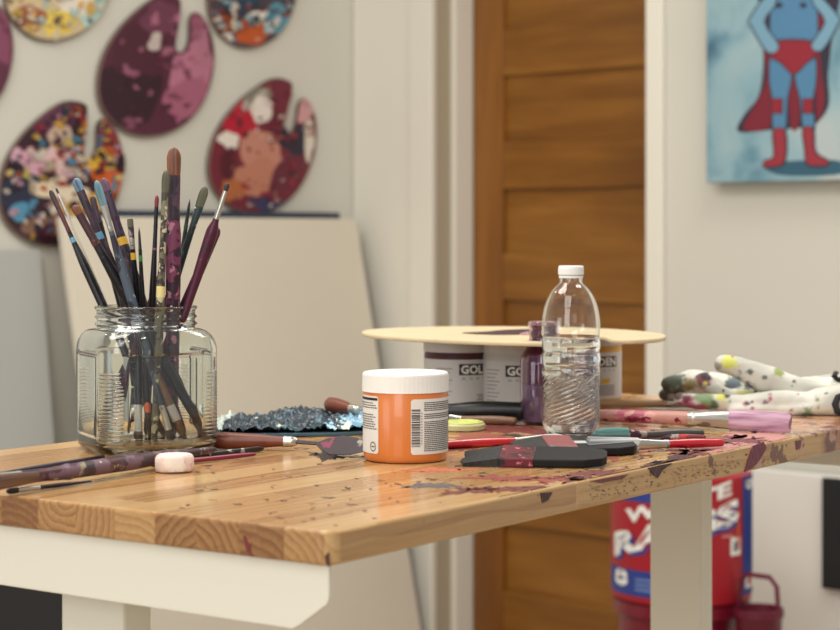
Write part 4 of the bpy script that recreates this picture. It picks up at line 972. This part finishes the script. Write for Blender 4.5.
# cap-like eraser
ey_ = lay(174.5, 472)
er = MB(); pr = [(.0175, 0), (.019, .0015), (.0195, .004), (.0195, .0105), (.018, .0125), (.0155, .0138), (.008, .0134), (.001, .0134)]
er.lathe(pr, 10, fn=lambda r_, z, a: (r_*math.cos(a)*1.0, r_*math.sin(a)*.85, z))
er.v = [(x*.93, y*.93, z*1.2) for x, y, z in er.v]
e_ = er.build('eraser', splat('pink_white_rubber', rgb(232, 208, 198), [(rgb(238, 226, 214), 60, .5), (rgb(226, 180, 176), 90, .62)], .6), bevel=.0015, smooth=True)
e_.location = ey_+Vector((0, 0, .0004)); e_.rotation_euler = (0, 0, .3); tag(e_, 'small pinkish white eraser lying in front of the brush jar', 'eraser')
# front-left lying brushes (heads to the left)
def lb_(label, tail, head, r_t, r_h, *a, **k):
    k.setdefault('group', None)
    return brush(label, lay(*tail, r_t), lay(*head, r_h), *a, **k)
S17 = 1.7/F*.5
hbig = splat('purple_brown_smeared_handle', rgb(76, 44, 48), [(rgb(116, 90, 104), 28, .5), (rgb(66, 50, 60), 40, .53), (rgb(150, 140, 110), 70, .64), (rgb(206, 196, 180), 120, .7)], .42)
lb_('thick brush smeared purple and brown lying in front of the jar', (216, 449), (-6, 483), .009, .0135, hbig, hbig, streak('long_brown_bristle', rgb(66, 44, 34), rgb(130, 92, 70), scale=200), r=16.5*S17, fw=11.5*S17, fr_=15*S17, ferr=.045, bris=.055, flat=.62, tip='splay', taper=.45, fat=.62, roll=0)
lb_('thin brush with a silver ferrule lying closest to the desk edge at left', (92, 481), (6, 491.5), .0035, .0035, hblk, silver, b_dk, r=4.5*S17, fw=5.5*S17, fr_=4.5*S17, ferr=.022, bris=.012, flat=.7)
lb_('slim brush with a bright silver ferrule lying behind the thick brush', (110, 463), (-10, 476), .004, .012, hpur, silver, b_brn, r=4*S17, fw=4.5*S17, fr_=4*S17, ferr=.030, bris=.012, flat=.7)
lb_('long navy handled brush lying at left behind the thick brush', (-30, 478), (105, 456.5), .0035, .0035, mat('navy_handle', rgb(32, 38, 62), .3), hblk, b_dk, r=4.5*S17, fw=4*S17, ferr=.02, bris=.01)
lb_('maroon handled brush lying behind the eraser', (256, 454), (150, 465), .0035, .0035, mat('crimson_handle', rgb(128, 24, 58), .3), silver, b_dk, r=5.5*S17, fw=5*S17, fr_=4.5*S17, ferr=.02, bris=.015, taper=.8, fat=.3)
lb_('black brush lying behind the maroon one by the jar', (150, 460), (264, 448.5), .0035, .0035, hblk, splat('black_silver_ferrule', rgb(60, 58, 60), [(rgb(170, 168, 165), 110, .58)], .35, 1, .5), b_dk, r=4.5*S17, fw=6*S17, fr_=5*S17, ferr=.05, bris=.02, flat=.6)
# palette knives
def knife(label, tail, neck, tip, hm, bm_, r_, bw, hh=(.008, .008, .003), up=(0, 0, 1)):
    up = Vector(up).normalized()
    p0, p1, p2 = lay(*tail, hh[0]), lay(*neck, hh[1]), lay(*tip, hh[2])
    M_, L = orient(p0, p1); t = empty('palette_knife', (0, 0, 0)); t.matrix_world = M_
    MB().lathe([(r_*.2, 0), (r_*.7, L*.02), (r_*.95, L*.1), (r_, L*.35), (r_*.85, L*.7), (r_*.62, L*.93), (r_*.6, L)], 24).build('handle', hm, t, smooth=True)
    MB().lathe([(r_*.66, L-.001), (r_*.68, L+.001), (r_*.62, L+.004), (r_*.66, L+.006), (r_*.5, L+.011), (r_*.3, L+.013)], 24).build('ferrule', silver, t, smooth=True)
    inv = M_.inverted(); a = Vector((0, 0, L+.010)); b_ = inv @ p2
    sx = (inv.to_3x3() @ Vector((p2-p1).cross(up))).normalized(); nz = (inv.to_3x3() @ up).normalized()
    m = MB(); prof_ = [(0, .0022), (.30, .0018), (.40, bw*.6), (.55, bw), (.8, bw*.8), (.95, bw*.35), (1, .0008)]
    vs = []; fs = []
    for k, w_ in prof_:
        c = a.lerp(b_, k); th = .0008 if k < .35 else .0005
        for sx_, sz_ in ((-1, -1), (1, -1), (1, 1), (-1, 1)): vs.append(c+sx*w_*sx_+nz*th*sz_)
    for i in range(len(prof_)-1):
        for j in range(4): l = (j+1) % 4; fs.append((i*4+j, i*4+l, i*4+4+l, i*4+4+j))
    fs.append((3, 2, 1, 0)); q = (len(prof_)-1)*4; fs.append((q, q+1, q+2, q+3)); m.add(vs, fs); m.build('blade', bm_, t)
    tag(t, label, 'palette knife'); return t
kbr = mat('red_brown_wood', rgb(112, 52, 34), .35, var=.1, vscale=60)
knife('palette knife with a red brown handle lying right of the jar', (196, 440), (285, 441.5), (372, 448), kbr, splat('paint_caked_blade', rgb(46, 30, 38), [(rgb(130, 40, 76), 50, .6), (rgb(150, 146, 140), 60, .62)], .4), .0085, .013, (.009, .009, .0105), (0, -.75, .66))
knife('palette knife with a brown handle propped behind the orange jar', (328, 404), (352, 409), (420, 412), kbr, silver, .009, .008, (.018, .016, .006))
# teal caked palette
def caked(name, label, cat, pxpoly, h, cols, seed, amp=.006, nb=160, base=rgb(200, 196, 180), sz=(.003, .010), bias=None):
    c = at(sum(p[0] for p in pxpoly)/len(pxpoly), sum(p[1] for p in pxpoly)/len(pxpoly), T)
    t = empty(name, (c.x, c.y, T+.0003))
    P = [(lambda q: (q.x-c.x, q.y-c.y))(at(u, v, T)) for u, v in pxpoly]; P = smooth_poly(P, 4)
    MB().prism(P, 0, h).build('board', mat('board_'+name, base, .5), t, bevel=.001)
    m = MB(); xs_ = [p[0] for p in P]; ys_ = [p[1] for p in P]; st_ = .0022
    x0, x1, y0_, y1_ = min(xs_), max(xs_), min(ys_), max(ys_); nx = int((x1-x0)/st_); ny = int((y1_-y0_)/st_); idx = {}; vs = []; fs = []; cs = []
    def hgt(x, y):
        q = Vector((x, y, seed)); e = abs(noise.noise(q*55))+.6*abs(noise.noise(q*130))+.35*noise.noise(q*300)
        return h+amp*max(0, .15+1.1*e+.5*noise.noise(q*22))
    def pcol(x, y):
        q = Vector((x, y, 3.3+seed)); a1 = noise.noise(q*40)+.5*noise.noise(q*110); a2 = noise.noise(q*28+Vector((9, 4, 1)))+.6*noise.noise(q*90); kx = (x-x0)/(x1-x0)
        c = cols[0] if a1 < -.15 else cols[1] if a1 < .1 else cols[2]
        if a2 > .52: c = cols[4]
        if a2 > .74: c = rgb(206, 214, 196)
        if kx > .62+.12*a1: c = rgb(120, 168, 196) if a2 < .1 else rgb(170, 204, 218) if a2 < .35 else rgb(222, 224, 204)
        if kx < .09+.05*a1: c = rgb(196, 206, 196)
        return c
    for i in range(nx+1):
        for j in range(ny+1):
            x = x0+i*st_; y = y0_+j*st_
            if inside((x, y), P): idx[i, j] = len(vs); vs.append((x, y, hgt(x, y)))
    for (i, j) in list(idx):
        if (i+1, j) in idx and (i, j+1) in idx and (i+1, j+1) in idx:
            fs.append((idx[i, j], idx[i+1, j], idx[i+1, j+1], idx[i, j+1])); cs.append(pcol(x0+i*st_, y0_+j*st_))
    m.v = vs; m.f = fs; m.c = cs; m.hascol = True
    m.build('dried_paint', paintmat('glossy_thick_paint', .3, .8), t, smooth=True, angle=50)
    tag(t, label, cat); return t
tc1 = [rgb(30, 50, 62), rgb(24, 38, 50), rgb(40, 66, 78), rgb(24, 36, 46), rgb(84, 124, 138), rgb(30, 44, 56)]
def bias1(rr, x, y, xs_, ys_):
    k = (x-min(xs_))/(max(xs_)-min(xs_))
    if k > .78: return rr.choice([rgb(140, 184, 208), rgb(176, 208, 222), rgb(226, 226, 206), rgb(90, 150, 190), rgb(40, 66, 84)])
    if rr.random() < .05: return rr.choice([rgb(190, 206, 190), rgb(214, 224, 216), rgb(120, 170, 200)])
    return rr.choice(tc1)
caked('artist_palette', 'palette caked in dark teal and pale blue paint behind the knife', 'palette', [(212, 428), (240, 421.5), (300, 419), (350, 417), (400, 416), (414, 424), (400, 432), (350, 436), (300, 437), (250, 437.5), (218, 436)], .004, tc1, 5, .0085, 480, rgb(60, 90, 104), (.004, .014), bias1)
# lime lid
ly = lay(462, 430)
lm = empty('jar_lid', (ly.x, ly.y, T+.0004))
MB().lathe([(.024, 0), (.0255, .001), (.0258, .006), (.0245, .0075), (.001, .0075)], 48).build('lid_disc', mat('cream_plastic', rgb(196, 196, 150), .45), lm, smooth=True)
m = MB(); m.prism(blob(0, 0, .0235, .0235, 0, .06, 30), .007, .0092, rgb(214, 222, 128)); m.prism(blob(.008, .003, .010, .008, 0, .3), .009, .0108, rgb(222, 228, 140))
m.build('dried_paint', paintmat('glossy_thick_paint', .3, .8), lm, bevel=.0006); tag(lm, 'lid of lime green paint lying right of the orange jar', 'lid')
S19 = 1.95/F*.5
lb_('red handled brush with a white tip lying between orange jar and bottle', (425, 446), (566, 438), .0045, .0045, hred, silver, b_wht, r=9.5*S19, fw=8.5*S19, fr_=7*S19, ferr=.026, bris=.036, flat=.6, taper=.8, fat=.6, bw=1.1)
lb_('red handled brush with a grey white head lying right of the water bottle', (724, 442.5), (588, 446), .0055, .0085, hred, silver, streak('grey_white_bristle', rgb(140, 142, 146), rgb(226, 226, 224)), r=9.5*S19, fw=11*S19, fr_=8*S19, ferr=.035, bris=.055, flat=.6, tip='splay', taper=.85, fat=.5, bw=1.3)
lb_('grey handled brush with a green head lying behind the red handled one', (704, 433), (592, 435.5), .0065, .0085, mat('charcoal_handle', rgb(66, 64, 62), .35, var=.1, vscale=40), dirtyf, b_grn, r=10*S19, fw=12*S19, fr_=6*S19, ferr=.022, bris=.040, flat=.7, taper=.8, fat=.4, bw=1.25)
lb_('short red brush half hidden behind the bright red handle', (706, 437.5), (640, 437), .004, .004, splat('worn_red_handle', rgb(176, 60, 56), [(rgb(120, 50, 50), 60, .5), (rgb(200, 130, 120), 80, .62)], .35), dirtyf, b_gry, r=7*S19, fw=7*S19, ferr=.02, bris=.02, taper=.8)
S22 = 2.2/F*.5
lb_('large brush with a pink blotched handle and pink bristles before the gloves', (560, 413.5), (790, 422.5), .0095, .0125, splat('pink_speckled_wood', rgb(186, 134, 124), [(rgb(176, 90, 110), 26, .5), (rgb(206, 150, 140), 30, .55), (rgb(66, 88, 120), 60, .66), (rgb(110, 20, 50), 60, .64)], .4), silver, b_pnk, r=13*S22, fw=18*S22, fr_=14*S22, ferr=.048, bris=.068, flat=.6, tip='flat', taper=.8, fat=.6, bw=1.12)
lb_('thick black handled brush lying before the jars under the palette', (440, 411), (560, 412), .013, .013, splat('glossy_black', rgb(24, 26, 28), [(rgb(50, 56, 58), 50, .6)], .3), dirtyf, b_dk, r=21*S22, fw=15*S22, ferr=.02, bris=.02, taper=.7, fat=.5)
lb_('black tool handle lying left of the brown one before the jars', (440, 412), (500, 418), .007, .006, hblk, dirtyf, b_dk, r=11*S22, fw=8*S22, ferr=.02, bris=.01, taper=.7, fat=.5)
lb_('brush with a plain brown wooden handle lying before the jars', (517, 421), (440, 418), .0055, .0055, mat('plain_brown_wood', rgb(122, 88, 66), .4, var=.08, vscale=60), silver, b_dk, r=9*S22, fw=8*S22, fr_=6*S22, ferr=.015, bris=.012, taper=.85, fat=.35)
lb_('pale wooden handled brush lying behind the large pink brush', (556, 403), (700, 404), .006, .006, mat('pale_wood', rgb(176, 142, 104), .5, var=.06, vscale=50), silver, b_wht, r=9*S22, fw=8*S22, ferr=.02, bris=.02, taper=.85, fat=.4)

# two flat black wide brushes
def flatbrush(label, corners, zb, parts):
    """corners: butt end, far ... given in px on level zb: list of axis start, axis end, half width (m)"""
    (u0, v0), (u1, v1), hw = corners; a = at(u0, v0, T+zb); b_ = at(u1, v1, T+zb)
    d = b_-a; L = d.length; ang_ = math.atan2(d.y, d.x)
    tl_ = parts['tilt']; t = empty('wide_paintbrush', (a.x, a.y, T+zb+hw*1.03*math.sin(tl_)))
    t.matrix_world = Matrix.Translation((a.x, a.y, T+zb+hw*1.03*math.sin(tl_))) @ Matrix.Rotation(ang_, 4, 'Z') @ Matrix.Rotation(-tl_, 4, 'X')
    hd = [(0, -.45*hw), (.004, -.7*hw), (.02, -.98*hw), (.03, -hw), (L*.52, -hw), (L*.52, hw), (.03, hw), (.02, .98*hw), (.004, .7*hw), (0, .45*hw)]
    MB().prism(hd, 0, .0078).build('handle', mat('black_paddle', rgb(24, 23, 25), .5, spec=.25, bump=.1), t, bevel=.0016, seg=3)
    MB().box(L*.50, L*.74, -hw*1.03, hw*1.03, -.0002, .0086).build('ferrule', parts['ferrule'], t, bevel=.0012)
    vs = []; fs = []; n = 24
    m = MB()
    for i in range(n+1):
        y = -hw*.98+1.96*hw*i/n; e = L+rnd.uniform(-.0015, .0015)-(.006 if i in (0,) else 0)
        vs += [(L*.74, y, .0008), (L*.74, y, .0080), (e, y, .0010), (e, y, .0030)]
    for i in range(n):
        k = i*4; fs += [(k, k+4, k+6, k+2), (k+1, k+3, k+7, k+5), (k+2, k+6, k+7, k+3), (k, k+1, k+5, k+4)]
    fs += [(0, 2, 3, 1), (n*4, n*4+1, n*4+3, n*4+2)]
    m.add(vs, fs).build('bristles', parts['bristle'], t)
    if parts.get('sticker'): MB().box(*parts['sticker'], .0077, .0081).build('sticker', mat('grey_sticker', rgb(190, 188, 184), .5), t)
    tag(t, label, 'brush', 'flat black brushes'); return t
marf = splat('maroon_painted_ferrule', rgb(104, 36, 50), [(rgb(66, 26, 36), 50, .52), (rgb(200, 110, 130), 160, .62), (rgb(40, 34, 38), 50, .6)], .35)
marf2 = splat('maroon_grey_ferrule', rgb(150, 76, 80), [(rgb(84, 84, 86), 34, .5), (rgb(196, 196, 196), 150, .66)], .3, metal=.2)
bbl = streak('black_bristle', rgb(20, 20, 22), rgb(44, 42, 42), .7)
flatbrush('wide flat black brush with a maroon ferrule, nearest the desk edge', ((607, 465), (464, 463), .029), .0004, dict(tilt=rad_(6), ferrule=marf, bristle=bbl))
flatbrush('wide flat black brush with a white sticker, behind the nearest one', ((634, 452), (514, 453), .032), .0006, dict(tilt=rad_(5), ferrule=marf2, bristle=bbl, sticker=(.048, .064, -.004, .008)))

# ================================================================ GLOVES
def glove(label, caps, spots, zoff=0, cuff=None, seed=1):
    bm = bmesh.new()
    pts_all = []
    for chain in caps:
        ps = [(ptz(u, v, y), r_*y/F) for (u, v, y, r_) in chain]
        for (a, ra), (b_, rb2) in zip(ps, ps[1:]):
            n = max(3, int((b_-a).length/.003))
            for i in range(n+1):
                k = i/n; c = a.lerp(b_, k); r_ = ra+(rb2-ra)*k
                c.z = max(c.z, T+r_*.8+.001)
                mm = Matrix.Translation(c) @ Matrix.Diagonal((1, 1, .82, 1))
                bmesh.ops.create_uvsphere(bm, u_segments=12, v_segments=8, radius=r_, matrix=mm)
    me = bpy.data.meshes.new('glove'); bm.to_mesh(me); bm.free()
    tmp = bpy.data.objects.new('tmp', me); sc.collection.objects.link(tmp)
    md = tmp.modifiers.new('r', 'REMESH'); md.mode = 'VOXEL'; md.voxel_size = .0022; md.use_smooth_shade = True
    ms = tmp.modifiers.new('s', 'SMOOTH'); ms.iterations = 6; ms.factor = .6
    dg_ = bpy.context.evaluated_depsgraph_get(); dg_.update()
    me2 = bpy.data.meshes.new_from_object(tmp.evaluated_get(dg_)); bpy.data.objects.remove(tmp)
    bm = bmesh.new(); bm.from_mesh(me2)
    bmesh.ops.recalc_face_normals(bm, faces=bm.faces)
    bm.normal_update()
    for v in bm.verts:                                    # cloth folds
        p = v.co; n_ = noise.noise(p*38+Vector((seed, 0, 0)))*.0016+noise.noise(p*90)*.0007
        fold = -abs(noise.noise(Vector((p.x*18, p.y*30, p.z*60+seed))))*.0028
        v.co = p+v.normal*(n_+fold+.001); v.co.z = max(v.co.z, T+.0004)
    bm.to_mesh(me2); bm.free()
    base = rgb(226, 224, 212)
    ca = me2.color_attributes.new('Col', 'FLOAT_COLOR', 'POINT')
    sp_ = list(spots); r9 = random.Random(seed+30)
    for _ in range(34): sp_.append((r9.uniform(675, 840), r9.uniform(356, 416), r9.uniform(.8, 2.6), r9.choice([dgn, gn, rosy, nv, yg, bkk, rgb(150, 130, 110)])))
    for i, v in enumerate(me2.vertices):
        p = v.co; u = UC+p.x/p.y*F; vv = VH-(p.z-HC)/p.y*F; g0 = .86+.28*noise.noise(p*24); col = tuple(min(1, base[j]*g0) for j in range(3))+(1,)
        q = noise.noise(p*60)*.5+noise.noise(p*160)*.4+noise.noise(p*420)*.25
        for (su, sv, sr, c) in sp_:
            d = math.hypot(u-su, (vv-sv)*1.1)/sr+q
            if d < 1: k = min(.92, (1-d)*2.6); col = tuple(col[j]*(1-k)+c[j]*k for j in range(3))+(1,)
        ca.data[i].color = col
    me2.materials.clear(); me2.materials.append(paintmat('glove_cloth', .75, .25))
    me2.polygons.foreach_set('use_smooth', [True]*len(me2.polygons))
    xm = sum(v.co.x for v in me2.vertices)/len(me2.vertices); ym = sum(v.co.y for v in me2.vertices)/len(me2.vertices)
    for v in me2.vertices: v.co -= Vector((xm, ym, T))
    o = bpy.data.objects.new('work_glove', me2); sc.collection.objects.link(o); o.location = (xm, ym, T)
    tag(o, label, 'glove', 'pair of work gloves'); return o
gn = rgb(112, 138, 92); dgn = rgb(70, 88, 74); wine = rgb(110, 36, 62); yg = rgb(206, 210, 90); nv = rgb(46, 58, 78); rosy = rgb(170, 80, 110); bkk = rgb(44, 42, 48)
g1 = glove('white paint-stained work glove on top, one finger raised over the other glove',
  [[(725, 364, 2.33, 10), (740, 368, 2.33, 12.5), (765, 379, 2.33, 16), (795, 392, 2.345, 18), (835, 396, 2.37, 20)],
   [(671, 385, 2.40, 10), (690, 379, 2.40, 11), (720, 385, 2.39, 14), (760, 390, 2.37, 17), (800, 393, 2.36, 18)],
   [(666, 394, 2.42, 8), (690, 392, 2.41, 9), (740, 394, 2.38, 12)],
   [(703, 381, 2.345, 9.5), (712, 389, 2.345, 9), (730, 396, 2.35, 9), (770, 396, 2.36, 13)],
   [(800, 390, 2.37, 15), (840, 381, 2.42, 10), (870, 378, 2.43, 14)]],
  [(670, 383, 18, dgn), (664, 394, 10, rgb(80, 76, 70)), (703, 380, 8, wine), (706, 375, 5, bkk), (728, 362, 9, yg), (717, 366, 6, rgb(150, 140, 130)), (748, 386, 8, nv), (735, 381, 12, rgb(84, 100, 112)), (690, 385, 8, rgb(150, 140, 90)), (779, 372, 6, rgb(150, 165, 80)), (745, 397, 12, rgb(200, 200, 130)), (765, 378, 3, dgn), (750, 372, 4, dgn)], seed=1)
g2 = glove('white work glove splashed green and wine, lying beneath the other',
  [[(680, 398, 2.31, 8), (700, 402, 2.31, 10), (740, 403, 2.31, 11), (775, 401, 2.31, 13), (800, 401, 2.31, 12), (822, 404, 2.31, 17), (870, 404, 2.32, 19)],
   [(735, 410, 2.30, 7), (790, 412, 2.30, 7), (835, 410, 2.30, 9), (870, 408, 2.3, 10)]],
  [(676, 394, 7, rgb(90, 60, 60)), (690, 404, 8, rosy), (686, 399, 5, wine), (705, 400, 12, gn), (722, 396, 9, yg), (716, 404, 5, dgn), (727, 396, 5, bkk), (700, 408, 6, rosy), (680, 406, 5, rosy), (745, 404, 3, rosy), (752, 402, 2.5, wine), (753, 408, 2.5, rosy), (808, 414, 9, gn), (765, 402, 3, rgb(120, 90, 100)), (770, 399, 2.5, rosy)], seed=7)
blkcuff = mat('black_cuff_fabric', rgb(28, 28, 30), .8)
def cuff(gl, pts, r_):
    base_ = gl.location
    m = MB(); tube(m, [ptz(u, v, y)-base_ for (u, v, y) in pts], r_, 12, flat=.8); m.build('cuff_strap', blkcuff, gl, smooth=True)
cuff(g1, [(836, 373, 2.36), (834, 376, 2.35), (838, 380, 2.355), (846, 379, 2.36)], .0035)
cuff(g2, [(846, 394, 2.285), (838, 397, 2.28), (835, 404, 2.277), (837, 411, 2.275), (846, 414, 2.275)], .0045)
